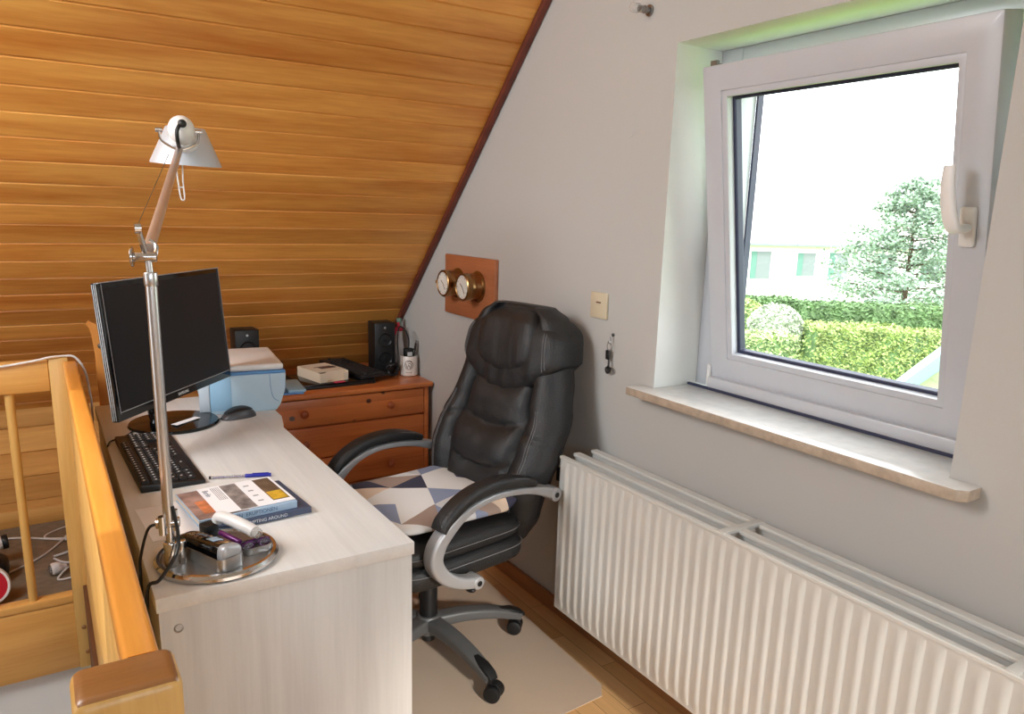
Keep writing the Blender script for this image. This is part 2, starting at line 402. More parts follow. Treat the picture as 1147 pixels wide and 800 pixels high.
gable()

# sloping ceiling of tongue and groove boards ---------------------------------------------
def slope():
    mb = MB(); t = bmesh.new(); prof = []
    d = Vector((0, 1, -1)).normalized(); n = Vector((0, -1, -1)).normalized()   # down the slope, into the room
    z = SEAM + PITCH * 8
    top = Vector((0, 4.33 - CZ, CZ)); L = (Vector((0, KY, KZ)) - top).length
    s_of = lambda zz: (CZ - zz) * math.sqrt(2)
    prof.append(top.copy())
    k = -9
    while True:
        zz = SEAM - PITCH * k - 0.0; k += 1
        if zz > CZ - .01: continue
        if zz < KZ + .01: break
        s = s_of(zz)
        for ds, h in ((-.0024, 0), (-.0023, -.006), (.0014, -.006), (.0056, 0)):
            prof.append(top + d * (s + ds) + n * h)
    prof.append(Vector((0, KY + .02, KZ - .02)))
    mb.grid(lambda i, j: Vector(((-3.2, XW)[i], prof[j].y, prof[j].z)), 2, len(prof))
    o = obj('ceiling', mb, M['ceil'], smooth=0, kind='structure')
    return o
slope()
# flat ceiling with a narrow unseen skylight, placed to let sun onto the handrail
mb = MB(); kx0, kx1, ky0, ky1 = -1.62, -1.165, .27, 1.36
for a, b, c, e in ((-3.2, kx0, -1.63, 1.83), (kx1, XW, -1.63, 1.83), (kx0, kx1, -1.63, ky0), (kx0, kx1, ky1, 1.83)):
    mb.quad((a, c, CZ), (a, e, CZ), (b, e, CZ), (b, c, CZ))
obj('ceiling', mb, M['white_wall'], smooth=0, kind='structure')
# opposite slope, with the opening of a roof window ----------------------------------
mb = MB()
def os_(x, y): return (x, y, CZ - (-1.63 - y))
sx0, sx1, sy0, sy1 = -.1, 1.3, -2.75, -1.9
for a, b, c, e in ((-3.2, sx0, -3.6, -1.63), (sx1, XW, -3.6, -1.63), (sx0, sx1, -3.6, sy0), (sx0, sx1, sy1, -1.63)):
    mb.quad(os_(a, c), os_(a, e), os_(b, e), os_(b, c))
obj('ceiling', mb, M['white_wall'], smooth=0, kind='structure')
mb = MB(); mb.quad((-3.2, -3.6, -.3), (-3.2, -3.6, .6), (XW, -3.6, .6), (XW, -3.6, -.3)); obj('wall_front', mb, M['white_wall'], smooth=0, kind='structure')
mb = MB()
mb.prism([(-3.6, -2.8), (3.85, -2.8), (3.85, .5), (1.83, CZ), (-1.63, CZ), (-3.6, .53)], -3.25, -3.2, M=Matrix(((0, 0, 1, 0), (1, 0, 0, 0), (0, 1, 0, 0), (0, 0, 0, 1))))
obj('wall_left', mb, M['white_wall'], smooth=0, kind='structure')
# knee wall under the slope, in wide pale boards -----------------------------------
mb = MB(); prof = [(KY, -.02)]
for k in range(1, 5):
    z = .112 * k
    prof += [(KY, z - .003), (KY + .006, z - .001), (KY + .006, z + .001), (KY, z + .003)]
prof += [(KY, KZ + .02)]
mb.grid(lambda i, j: Vector(((-3.2, XW)[i], prof[j][0], prof[j][1])), 2, len(prof))
obj('wall_back', mb, M['knee'], smooth=0, kind='structure')
mb = MB(); mb.box((-3.2, KY - .014, 0), (XW - .001, KY - .001, .075), .003); obj('baseboard_back', mb, M['beech_x'], kind='structure')
# dark trim where the slope meets the gable
mb = MB(); a = Vector((0, 4.33 - CZ, CZ)); b = Vector((0, KY, KZ)); n = Vector((0, -1, -1)).normalized()
mb.sweep([a + n * .012 + Vector((XW - .014, 0, 0)), b + n * .012 + Vector((XW - .014, 0, 0))], rrect(.024, .022, .004), up=(1, 0, 0))
obj('trim_1', mb, M['trim'], kind='structure')
# floor with the stair opening ------------------------------------------------------
WX1 = .052; WY0, WY1 = .1, 2.86; WX0 = -1.6
mb = MB()
def slab(a, b, c, d): mb.box((a, c, -.02), (b, d, 0))
slab(WX1, XW, -3.6, KY); slab(-3.2, WX0, -3.6, KY); slab(WX0, WX1, -3.6, WY0)
obj('floor', mb, M['floor'], smooth=0, kind='structure')
mb = MB(); mb.box((-3.2, WY1 + .02, -.02), (WX1, KY, .002)); obj('floor', mb, M['carpet'], smooth=0, kind='structure')
mb = MB(); mb.box((-1.6, 2.88, -2.7), (.10, 2.93, -.03)); mb.box((.06, .0, -2.7), (.10, 2.88, -.26)); mb.box((-1.65, .0, -2.7), (-1.6, 2.93, -.03)); mb.box((-1.6, .05, -2.7), (.06, .1, -.03))
obj('wall_stairwell', mb, M['white_wall'], smooth=0, kind='structure')
mb = MB(); mb.box((-1.6, .1, -2.75), (.06, 2.9, -2.7)); obj('floor', mb, M['floor'], smooth=0, kind='structure')
# baseboard on the gable wall
mb = MB(); mb.box((XW - .016, -3.5, 0), (XW - .0005, 3.04, .058), .003); obj('baseboard_right', mb, M['skirt'], kind='structure')

# ------------------------------------------------------------------ WINDOW
win = thing('window_1', 'white tilted window in the deep reveal above the radiator', 'window', (0, 0, 0), kind='structure')
FX0, FX1 = 1.668, 1.74
mb = MB()
for a, b in (((FX0, wy1 - .075, .93), (FX1, wy1, wz1)), ((FX0, wy0, .93), (FX1, wy0 + .06, wz1)), ((FX0, wy0 + .06, wz1 - .05), (FX1, wy1 - .075, wz1)), ((FX0 - .03, wy0 + .06, .93), (FX1, wy1 - .075, .968))):
    mb.box(a, b, .004)
obj('frame', mb, M['pvc'], win, smooth=30, kind='structure')
mb = MB(); mb.box((FX1 - .002, wy1 - .082, .968), (FX1 + .02, wy1 - .075, wz1 - .05)); mb.box((FX1 - .012, wy0 + .06, .968), (FX1 + .02, wy0 + .072, wz1 - .05)); mb.box((FX1 - .012, wy0 + .072, wz1 - .062), (FX1 + .02, wy1 - .092, wz1 - .05))
obj('seal', mb, M['gasket'], win, smooth=0)
# sash, hinged at the bottom and tipped into the room
SY0, SY1, SH = .792, 1.534, .866
tilt = math.atan2(.135, .855)
SM = Matrix.Translation((1.66, 0, .947)) @ Matrix.Rotation(-tilt, 4, 'Y')      # local: x outwards, z up
GY0, GY1, GZ0, GZ1 = .872, 1.458, .098, .786
mb = MB()
def frame_bar(pts_out, pts_in, x0, x1):
    t = bmesh.new()
    n = 4
    vo = [[t.verts.new((x, p[0], p[1])) for p in pts_out] for x in (x0, x1)]; vi = [[t.verts.new((x, p[0], p[1])) for p in pts_in] for x in (x0, x1)]
    for i in range(n):
        j = (i + 1) % n
        t.faces.new((vo[0][i], vo[0][j], vi[0][j], vi[0][i])); t.faces.new((vo[1][i], vi[1][i], vi[1][j], vo[1][j]))
        t.faces.new((vo[0][i], vo[1][i], vo[1][j], vo[0][j])); t.faces.new((vi[0][i], vi[0][j], vi[1][j], vi[1][i]))
    bmesh.ops.recalc_face_normals(t, faces=t.faces)
    bmesh.ops.bevel(t, geom=t.edges[:], offset=.003, segments=2, affect='EDGES', profile=.5)
    return t
def rect(y0, y1, z0, z1): return [(y0, z0), (y1, z0), (y1, z1), (y0, z1)]
mb._merge(frame_bar(rect(SY0, SY1, 0, SH), rect(GY0 - .016, GY1 + .016, GZ0 - .016, GZ1 + .016), 0, .068), SM)
sash = obj('sash', mb, M['pvc'], win, smooth=30, kind='structure')
mb = MB(); mb._merge(frame_bar(rect(GY0 - .018, GY1 + .018, GZ0 - .018, GZ1 + .018), rect(GY0, GY1, GZ0, GZ1), .004, .03), SM); obj('glazing_bead', mb, M['pvc'], sash, smooth=30)
mb = MB(); mb._merge(frame_bar(rect(GY0 - .004, GY1 + .004, GZ0 - .004, GZ1 + .004), rect(GY0 + .008, GY1 - .008, GZ0 + .008, GZ1 - .008), .028, .052), SM); obj('gasket', mb, M['gasket'], sash, smooth=0)
mb = MB(); mb.box((.038, GY0, GZ0), (.042, GY1, GZ1), M=SM); obj('pane', mb, M['glass'], sash, smooth=0)
# handle, turned upwards
hy = SY0 + .036; hz = .475
mb = MB(); mb.box((-.010, hy - .016, hz - .04), (.001, hy + .016, hz + .04), .007, 3, M=SM)
hd = obj('handle', mb, M['white_plastic'], sash)
mb = MB()
mb.sweep([SM @ V(p) for p in spline([(-.004, hy, hz), (-.03, hy, hz), (-.05, hy + .004, hz + .006), (-.054, hy + .012, hz + .04), (-.056, hy + .016, hz + .085), (-.052, hy + .016, hz + .125)], 6)], rrect(.026, .016, .007), up=(0, 1, 0), scales=[.85 + .25 * math.sin(PI * i / 30) for i in range(31)])
obj('grip', mb, M['white_plastic'], hd)
for nm, zz, yy in (('hinge', .004, SY1 - .004),):
    mb = MB(); mb.cyl((1.655, yy + .012, .935), (1.655, yy + .012, 1.0), .007); obj(nm, mb, M['white_plastic'], win)
mb = MB(); mb.box((1.57, SY1 + .004, 1.815), (1.67, SY1 + .012, 1.822)); mb.box((1.565, SY1 - .01, 1.812), (1.575, SY1 + .012, 1.825)); obj('stay_arm', mb, M['steel'], win)
# stone sill
mb = MB(); mb.prism([(1.437, .70), (1.437, 1.657), (1.499, 1.657), (1.499, wy1 - .002), (1.64, wy1 - .002), (1.64, wy0 + .002), (1.499, wy0 + .002), (1.499, .683), (1.455, .683)], .906, .93, .002)
for fc in mb.bm.faces: fc.material_index = 0 if fc.normal.z > .5 else 1
obj('sill', mb, [M['marble'], M['marble_edge']], win, smooth=30, kind='structure')
mb = MB(); mb.box((1.632, wy0 + .003, .9301), (1.640, wy1 - .003, .937)); obj('sill_joint', mb, M['gasket'], win, smooth=0)

# ------------------------------------------------------------------ RADIATOR
RX0, RZ0, RZ1 = 1.31, .185, .694; RY1, RY0 = 1.80, .30
rad = thing('radiator', 'long cream ribbed panel radiator under the window', 'radiator', (0, 0, 0))
RP = .0369
def panel(x0, amp, name, m):
    per = [(0, 0), (.10, .0), (.26, .85), (.42, 1), (.56, .85), (.80, .10)]
    ys = []; y = RY0 + .012
    while y < RY1 - .014:
        for u, h in per: ys.append((y + u * RP, h))
        y += RP
    ys = [(RY0, 0)] + [q for q in ys if q[0] < RY1 - .006] + [(RY1, 0)]
    zs = [(RZ0, 0), (RZ0 + .012, 0), (RZ0 + .05, 1), (RZ1 - .055, 1), (RZ1 - .016, 0), (RZ1 - .004, 0), (RZ1, -.6)]
    mb = MB()
    mb.grid(lambda i, j: Vector((x0 + .006 - amp * ys[i][1] * max(zs[j][1], 0) - (.4 * amp * zs[j][1] if zs[j][1] < 0 else 0), ys[i][0], zs[j][0])), len(ys), len(zs))
    mb.box((x0 + .009, RY0, RZ0), (x0 + .018, RY1, RZ1 - .001))
    mb.box((x0 + (.002 if amp > .005 else -.004), RY0, RZ1 - .010), (x0 + (.018 if amp > .005 else .022), RY1, RZ1 + .001), .003)
    return obj(name, mb, m, rad, smooth=22)
panel(RX0, .0060, 'front_panel', M['rad'])
for x in (1.368, 1.436): panel(x, .004, 'rear_panel', M['rad'])
mb = MB()
for xa, xb in ((1.330, 1.366), (1.388, 1.434)):
    y = RY0 + .02; pts = []
    k = 0
    while y < RY1 - .02:
        pts += [(xa, y), (xb, y + .004), (xb, y + .0165), (xa, y + .0205)]; y += .033
    mb.grid(lambda i, j: Vector((pts[i][0], pts[i][1], (RZ0 + .03, RZ1 - .045)[j])), len(pts), 2)
obj('convector_fins', mb, M['rad_in'], rad, smooth=0)
for y in (1.145, .505):
    mb = MB(); mb.box((RX0 + .004, y - .011, RZ1 - .004), (1.454, y + .011, RZ1 + .004), .001); obj('top_bracket', mb, M['rad'], rad)
for y in (1.6, .55):
    mb = MB(); mb.box((1.452, y - .02, .24), (1.4995, y + .02, .66), .002); obj('wall_bracket', mb, M['rad'], rad)

# ------------------------------------------------------------------ CHEST OF DRAWERS
chest = thing('chest_of_drawers', 'red brown knotty pine chest of drawers in the corner under the slope', 'chest of drawers', (0, 0, 0))
cx0, cx1, cy0, cy1 = .685, 1.474, 3.062, 3.60
mb = MB()
mb.box((cx0, cy0, 0), (cx0 + .022, cy1, .632), .002); mb.box((cx1 - .022, cy0, 0), (cx1, cy1, .632), .002)
mb.box((cx0 + .022, cy1 - .01, .03), (cx1 - .022, cy1, .63)); mb.box((cx0 + .022, cy0 + .006, .0), (cx1 - .022, cy0 + .024, .075), .002)
for z in (.229, .364, .508): mb.box((cx0 + .022, cy0 + .012, z - .006), (cx1 - .022, cy0 + .3, z + .010))
obj('carcass', mb, M['chest'], chest)
mb = MB(); mb.box((cx0 - .012, cy0 - .014, .632), (cx1 + .018, cy1 + .004, .655), .006, 3); obj('top', mb, M['chest'], chest)
for z0, z1 in ((.079, .228), (.234, .362), (.368, .506), (.512, .629)):
    mb = MB(); mb.box((cx0 + .025, cy0 - .004, z0 + .001), (cx1 - .025, cy0 + .012, z1 - .001), .003); dr = obj('drawer', mb, M['chest'], chest)
    for x in (.893, 1.279):
        mb = MB(); zc = (z0 + z1) / 2
        mb.lathe([(0, .030), (.010, .029), (.0165, .024), (.0175, .018), (.013, .011), (.008, .006), (.009, 0)], 20, Matrix.Translation((x, cy0 - .004, zc)) @ Matrix.Rotation(PI / 2, 4, 'X'))
        obj('knob', mb, M['knob'], dr)

# ------------------------------------------------------------------ DESK
desk = thing('desk', 'long white laminate desk standing beside the stair railing', 'desk', (0, 0, 0))
DT = .74
top_pts = [(.122, 1.346), (.619, 1.350), (.613, 2.325), (.622, 2.352), (.644, 2.455), (.646, 2.56), (.63, 2.62), (.61, 2.845), (.122, 2.845)]
mb = MB(); mb.prism(top_pts, DT - .028, DT, .0015)
obj('desktop', mb, M['white_top'], desk, smooth=30)
mb = MB(); mb.box((.126, 1.352, .0), (.614, 1.372, DT - .0285), .001)
ep = obj('end_panel', mb, M['white_lam'], desk)
mb = MB(); mb.lathe([(.0085, 0), (.0085, .0012), (.006, .0016), (.0055, .0006), (0, .0006)], 18, Matrix.Translation((.157, 1.352, .672)) @ Matrix.Rotation(PI / 2, 4, 'X')); obj('cam_screw', mb, M['steel'], ep)
mb = MB(); mb.box((.13, 2.80, 0), (.60, 2.82, DT - .0285), .001); obj('end_panel', mb, M['white_lam'], desk)
mb = MB(); mb.box((.126, 1.373, .0), (.142, 2.80, DT - .0285), .001); obj('back_panel', mb, M['white_lam'], desk)

# ------------------------------------------------------------------ STAIR RAILING
rail = thing('stair_railing', 'orange and pale varnished wooden railing around the stair opening', 'railing', (0, 0, 0))
mb = MB(); mb.sweep([(.062, .90, .876), (.062, 2.845, .876)], rrect(.040, .048, .008), up=(1, 0, 0)); obj('handrail', mb, M['beech_y'], rail)
mb = MB(); mb.box((.046, .90, -.02), (.066, 2.845, .851), .002)
obj('side_panel', mb, M['beech'], rail)
mb = MB(); mb.box((.034, .2, -.26), (.052, 2.86, .10), .003); obj('edge_board', mb, M['gap'], rail)
mb = MB(); mb.box((.001, 2.845, -.215), (.057, 2.895, .913), .004)
po = obj('corner_post', mb, M['beech'], rail)
for z, x in ((-.058, .024), (-.155, .029)):
    mb = MB(); mb.lathe([(0, .004), (.005, .0035), (.0075, .001), (.0075, 0)], 16, Matrix.Translation((x, 2.845, z)) @ Matrix.Rotation(PI / 2, 4, 'X')); obj('plug', mb, M['beech_dark'], po)
mb = MB(); mb.box((-1.6, 2.848, .802), (.001, 2.892, .907), .008); obj('top_rail', mb, M['beech_x'], rail)
mb = MB(); mb.box((-1.6, 2.848, .042), (.001, 2.895, .070), .003); obj('bottom_rail', mb, M['beech_x'], rail)
mb = MB(); mb.box((-1.6, 2.852, -.213), (.001, 2.88, .0405), .002); obj('fascia_board', mb, M['beech_x'], rail)
x = -.116
while x > -1.5:
    mb = MB(); mb.cyl((x, 2.87, .068), (x, 2.87, .806), .0135, seg=20); obj('baluster', mb, M['beech'], rail); x -= .118
mb = MB(); mb.box((-.012, .815, -.25), (.096, .895, .908), .014, 4)
for fc in mb.bm.faces: fc.material_index = 1 if fc.normal.z > .6 else 0
obj('newel_post', mb, [M['beech'], M['beech_dark']], rail)
tag(obj('wooden_post', MB().sweep([(.160, 2.95, 0), (.160, 2.95, .6), (.159, 2.95, .90), (.154, 2.95, .965), (.142, 2.95, 1.0), (.127, 2.95, 1.012)], rrect(.022, .034, .004), up=(0, 1, 0), scales=[(1, 1)] * 4 + [(1, .8), (1, .45)]), M['oak_post']), 'honey coloured wooden upright with curved top and steel bolt, behind the monitor', 'post')
pst = bpy.data.objects['wooden_post']
mb = MB(); mb.lathe([(0, .010), (.006, .009), (.009, .005), (.009, 0)], 16, Matrix.Translation((.160, 2.939, .93)) @ Matrix.Rotation(PI / 2, 4, 'X')); obj('bolt', mb, M['steel'], pst)

# ================================================================== OFFICE CHAIR
CH = thing('office_chair', 'black leather swivel office chair with silver arms at the desk', 'office chair', (.980, 2.03, .0037), math.radians(190))
# local: +x forward, +y left (towards the viewer), z up
mb = MB()   # five star base
hub = obj('star_base', MB().lathe([(0, .07), (.034, .07), (.044, .085), (.044, .125), (.036, .135), (0, .135)], 24), M['grey_plastic'], CH)
for k in range(5):
    a = math.radians(17 + 72 * k); c, s = math.cos(a), math.sin(a)
    P = lambda r, z: (r * c, r * s, z)
    mb = MB(); path = spline([P(.03, .108), P(.12, .110), P(.22, .098), P(.29, .078), P(.325, .066)], 5)
    n = len(path)
    mb.sweep(path, rrect(.056, .044, .012), up=(-s, c, 0), scales=[(1.0 - .28 * i / n, 1.0 - .42 * i / n) for i in range(n)])
    lg = obj('leg', mb, M['grey_plastic'], hub)
    mb = MB(); mb.sweep([P(.245, .106), P(.29, .0955), P(.322, .082), P(.338, .070)], rrect(.036, .012, .005), up=(-s, c, 0), scales=[.5, 1, 1, .8]); obj('cap', mb, M['black_plastic'], lg)
    mb = MB(); aw = a + (1.9, .5, 2.6, 1.1, .2)[k]; u = Vector((math.cos(aw), math.sin(aw), 0)); v = Vector((-u.y, u.x, 0))
    cp = Vector(P(.322, 0)) + u * .012
    for sgn in (-1, 1):
        p = cp + v * sgn * .017 + Vector((0, 0, .0255)); mb.cyl(p - v * .0105, p + v * .0105, .0255, seg=22, bev=.005)
    mb.cyl(cp - v * .02 + Vector((0, 0, .0255)), cp + v * .02 + Vector((0, 0, .0255)), .007)
    mb.cyl(Vector(P(.322, .03)), Vector(P(.322, .068)), .009)
    mb.sweep([cp + Vector((0, 0, .0255)) + u * (.024 * math.cos(t)) + Vector((0, 0, .0285 * math.sin(t))) for t in [i * PI / 8 for i in range(9)]], rrect(.018, .004, .001), up=v)
    obj('caster', mb, M['black_plastic'], hub)
mb = MB(); mb.cyl((0, 0, .045), (0, 0, .09), .022); mb.cyl((0, 0, .13), (0, 0, .30), .029); mb.cyl((0, 0, .29), (0, 0, .335), .024); obj('gas_lift', mb, M['black_plastic'], CH)
mb = MB(); mb.box((-.13, -.10, .315), (.15, .10, .355), .008); mb.box((-.10, -.055, .285), (.08, .055, .320), .008); mb.box((-.19, -.05, .335), (-.1, .05, .36), .004)
mb.box((.02, -.26, .352), (.07, .26, .366), .003)
mb.tube([(.02, .08, .325), (.02, .17, .322), (.01, .22, .318)], .006); mb.sphere((.01, .225, .318), .014, (1, 1.6, .7))
obj('tilt_mechanism', mb, M['black_plastic'], CH)

def pillow(x0, x1, y0, y1, z0, z1, e=.35, ez=.6, nu=48, nv=20, crown=0.0, M_=None):
    """superellipsoid cushion"""
    cx, cy, cz = (x0 + x1) / 2, (y0 + y1) / 2, (z0 + z1) / 2; a, b, c = (x1 - x0) / 2, (y1 - y0) / 2, (z1 - z0) / 2
    sg = lambda t, p: math.copysign(abs(t) ** p, t)
    def P(i, j):
        u = 2 * PI * i / nu; v = -PI / 2 + PI * (j + .02) / (nv - 1 + .04)
        x = sg(math.cos(v), ez) * sg(math.cos(u), e); y = sg(math.cos(v), ez) * sg(math.sin(u), e); z = sg(math.sin(v), ez)
        zz = cz + c * z + (crown * (1 - x * x) * (1 - y * y) if z > 0 else 0)
        return Vector((cx + a * x, cy + b * y, zz))
    m = MB(); m.grid(P, nu, nv, closed_u=True, capv=True, M=M_); return m
seat = obj('seat', pillow(-.205, .265, -.262, .262, .358, .462, .30, .55), M['leather'], CH, smooth=70)
obj('seat_pad', pillow(-.198, .272, -.256, .256, .432, .515, .30, .6, crown=.008), M['leather'], seat, smooth=70)
def ring_path(a0, a1, b, z, e=.30, n=72):
    sg = lambda t, p: math.copysign(abs(t) ** p, t)
    cx = (a0 + a1) / 2; a = (a1 - a0) / 2
    return [(cx + a * sg(math.cos(2 * PI * i / n), e), b * sg(math.sin(2 * PI * i / n), e), z) for i in range(n)]
mb = MB(); mb.tube(ring_path(-.2065, .2665, .2635, .425), .0012, 5, 0, closed=True); mb.tube(ring_path(-.200, .274, .2575, .478), .0009, 5, 0, closed=True); obj('stitching', mb, M['stitch'], seat)

# back: one padded shell; bolsters at the sides, pillows in the middle
BPTS = [(.36, -.205), (.45, -.195), (.55, -.185), (.62, -.195), (.70, -.228), (.80, -.282), (.90, -.312), (1.0, -.332), (1.075, -.350), (1.12, -.372)]   # z, front face x
WPTS = [(.36, .150), (.40, .195), (.48, .240), (.58, .268), (.66, .286), (.75, .280), (.85, .250), (.95, .228), (1.04, .215), (1.09, .185), (1.12, .13)]
TPTS = [(.36, .05), (.45, .10), (.60, .125), (.75, .13), (.90, .125), (1.04, .105), (1.09, .085), (1.12, .05)]
def interp(T, z):
    if z <= T[0][0]: return T[0][1]
    for (a, va), (b, vb) in zip(T, T[1:]):
        if a <= z <= b:
            t = (z - a) / (b - a); t = t * t * (3 - 2 * t) * .35 + t * .65; return va + (vb - va) * t
    return T[-1][1]
def gs(x, w): return math.exp(-(x / w) ** 2)
def front_relief(u, z):
    """depth of padding towards the sitter, u in -1..1"""
    au = abs(u); h = 0.0
    edge = .54 + .10 * max(0, (z - .6)) 
    bol = .026 * math.sin(min(1, max(0, (au - edge) / (1 - edge))) * PI) ** .7 if au > edge else 0
    h += bol
    if au <= edge:
        k = au / edge
        for za, zb, hh in ((.45, .635, .026), (.635, .765, .036), (.765, .90, .032)):
            bow = .028 * (1 - k * k)            # seams sag in the middle
            a_, b_ = za - bow, zb - bow
            if a_ < z < b_:
                t = (z - a_) / (b_ - a_); h += hh * (max(0, math.sin(t * PI)) ** .5) * (1 - k ** 4) ** .5
    h -= .014 * gs(au - edge, .035)
    # transverse crease of the bolsters
    if au > edge: h -= .010 * gs(z - .735 + .05 * (au - .75), .007)
    h += .0025 * noise.noise(Vector((u * 3.1, z * 14, 2.3))) + .0015 * noise.noise(Vector((u * 9, z * 30, 5)))
    return h
def back_mesh():
    mb = MB(); nv, nf = 96, 56
    def P(i, j):
        z = .36 + (1.12 - .36) * j / (nv - 1)
        w, th, xf = interp(WPTS, z), interp(TPTS, z), interp(BPTS, z)
        # closed section: i 0..nf front right->left, then back
        if i < nf:
            u = -1 + 2 * i / (nf - 1); su = math.sin(u * PI / 2); su = su * .55 + u * .45
            round_ = (1 - abs(su) ** 5) ** .5
            return Vector((xf - th * .5 + th * .5 * round_ + front_relief(su, z) * round_ + .018 * su * su * 1.0, su * w, z))
        i -= nf; u = 1 - 2 * (i + 1) / (nf / 2 + 1); su = math.sin(u * PI / 2); su = su * .5 + u * .5
        round_ = (1 - abs(su) ** 4) ** .5
        return Vector((xf - th * .5 - th * .5 * round_, su * w, z))
    mb.grid(P, nf + nf // 2, nv, closed_u=True, capv=True); return mb
back = obj('backrest', back_mesh(), M['leather'], CH, smooth=75)

def fx(u, z, lift=0):
    """point on the front of the back"""
    w, th, xf = interp(WPTS, z), interp(TPTS, z), interp(BPTS, z)
    r = (1 - min(.999, abs(u)) ** 5) ** .5
    return Vector((xf - th * .5 + th * .5 * r + front_relief(u, z) * r + .018 * u * u + lift, u * w, z))
# head roll: a broad collar with a U shaped pad inside it
def head_mesh(hw, z0, z1, p_low, thick, lift, nu=44, nv=30, bulge=1.0, wr=.004):
    mb = MB()
    def lower(u): return z0 + (z1 - z0) * p_low * abs(u) ** 1.9
    def P(i, j):
        full = 2 * nu; i2 = i % full
        front = i2 < nu
        u = -1 + 2 * (i2 if front else full - 1 - i2) / (nu - 1)
        t = j / (nv - 1); za = lower(u); z = za + (z1 - .034 * abs(u) ** 4 - za) * t
        w, xf, th = interp(WPTS, min(z, 1.0)) * hw * (1 - .16 * t ** 5), interp(BPTS, z), interp(TPTS, z)
        prof = (max(0, 1 - (2 * t - 1) ** 4)) ** .5 * (max(0, 1 - abs(u) ** 6)) ** .5
        base = xf - .03 + lift
        wrk = wr * noise.noise(Vector((u * 5, z * 8, 1.7))) + wr * .8 * math.sin(u * 24) * max(0, 1 - t * 2.2)
        if front: return Vector((base + thick * prof + wrk * prof + .012 * u * u, u * w, z))
        return Vector((base - .075 * (1 if 0 < t < 1 else .5), u * w * .985, z))
    mb.grid(P, 2 * nu, nv, closed_u=True, capv=True); return mb
hr = obj('headrest', head_mesh(1.03, .830, 1.092, .46, .066, .0), M['leather'], CH, smooth=75)
obj('head_pad', head_mesh(.64, .892, 1.112, .30, .058, .020, wr=.0015), M['leather'], hr, smooth=75)
# stitching lines
mb = MB()
for sgn in (-1, 1):
    for off in (0, .03):
        mb.tube([fx(sgn * (.76 + off), z, .0008) for z in [.50 + .035 * k for k in range(10)]], .0008, 5, 2)
for off in (.80, .84):
    for sgn in (-1, 1):
        pts = []
        for k in range(9):
            u = off * sgn; za = .830 + (1.092 - .830) * .46 * abs(u) ** 1.9; t = .16 + .085 * k; z = za + (1.092 - .034 * abs(u) ** 4 - za) * t
            w = interp(WPTS, min(z, 1.0)) * 1.03 * (1 - .16 * t ** 5)
            prof = (max(0, 1 - (2 * t - 1) ** 4)) ** .5 * (max(0, 1 - abs(u) ** 6)) ** .5
            pts.append(Vector((interp(BPTS, z) - .03 + .066 * prof + .012 * u * u + .0015, u * w, z)))
        mb.tube(pts, .0008, 5, 2)
obj('stitching', mb, M['stitch'], back)
mb = MB(); mb.box((-.335, .236, .588), (-.325, .262, .632), .001); obj('tag', mb, M['black_plastic'], back)
# arms
for sgn, lbl in ((1, 'near'), (-1, 'far')):
    y = .292 * sgn
    ctr = [(-.250, .580), (-.20, .601), (-.14, .617), (-.06, .628), (.02, .626), (.09, .606), (.150, .566), (.188, .520), (.192, .475), (.160, .430), (.105, .398), (.050, .384)]
    ws = [.038, .030, .022, .020, .020, .024, .036, .044, .044, .040, .034, .034]
    pth = spline([(c_[0], y, c_[1]) for c_ in ctr], 5); n = len(pth)
    sc2 = []
    for i in range(n):
        q = i / 5; a = int(min(q, len(ws) - 2)); t = q - a; sc2.append((1.0, (ws[a] * (1 - t) + ws[a + 1] * t) / .04))
    mb = MB(); mb.sweep(pth, rrect(.046, .04, .010), up=(0, 1, 0), scales=sc2)
    for (px, pz), rr in (((-.250, .580), .0215), ((.050, .384), .0195)): mb.cyl((px, y - .025, pz), (px, y + .025, pz), rr, seg=24, bev=.004)
    arm = obj('armrest', mb, M['silver_plastic'], CH, smooth=50)
    arm['label'] = 'silver looped armrest'
    for (px, pz) in ((-.250, .580), (.050, .384)): mb = MB(); mb.cyl((px, y - .0262, pz), (px, y + .0262, pz), .0085, seg=18); obj('screw', mb, M['black_plastic'], arm)
    mb = MB(); mb.cyl((.05, y - sgn * .02, .384), (.05, y - sgn * .12, .372), .012); obj('bracket_bolt', mb, M['black_plastic'], arm)
    mb = MB(); mb.cyl((-.250, y - sgn * .02, .58), (-.250, y - sgn * .07, .58), .011); obj('bracket_bolt', mb, M['black_plastic'], arm)
    top = spline([(-.168, y, .634), (-.11, y, .650), (-.03, y, .660), (.05, y, .653), (.11, y, .631), (.160, y, .596), (.178, y, .570)], 6); n = len(top)
    mb = MB(); mb.sweep(top, rrect(.060, .036, .016, 5), up=(0, 1, 0), scales=[(.75 + .25 * min(1, 4 * i / n), .6 + .4 * min(1, 4 * min(i, n - 1 - i) / n)) for i in range(n)])
    pad = obj('arm_pad', mb, M['leather'], arm, smooth=60)
    mb = MB()
    for oy in (-.024, .024): mb.tube([(p.x, p.y + oy, p.z + .0135) for p in top[4:-3:3]], .0007, 5, 2)
    obj('stitching', mb, M['stitch'], pad)
# seat cushion lying on the seat
cu = pillow(-.215, .225, -.215, .225, 0, .042, .22, .75, nu=64, nv=16, crown=.006)
for v_ in cu.bm.verts:
    v_.co.z += .006 * noise.noise(Vector((v_.co.x * 9, v_.co.y * 9, 4))) + (.020 * max(0, (v_.co.y - .14) / .09) * max(0, (-v_.co.x - .08) / .13) * math.sin(v_.co.x * 60))
    if v_.co.z < 0.0: v_.co.z = 0.0
tag(obj('seat_cushion', cu, M['tri'], None, (.975, 2.03, .5225), math.radians(188), 70), 'flat cushion with triangle print in white, grey, navy and beige, on the chair seat', 'cushion')
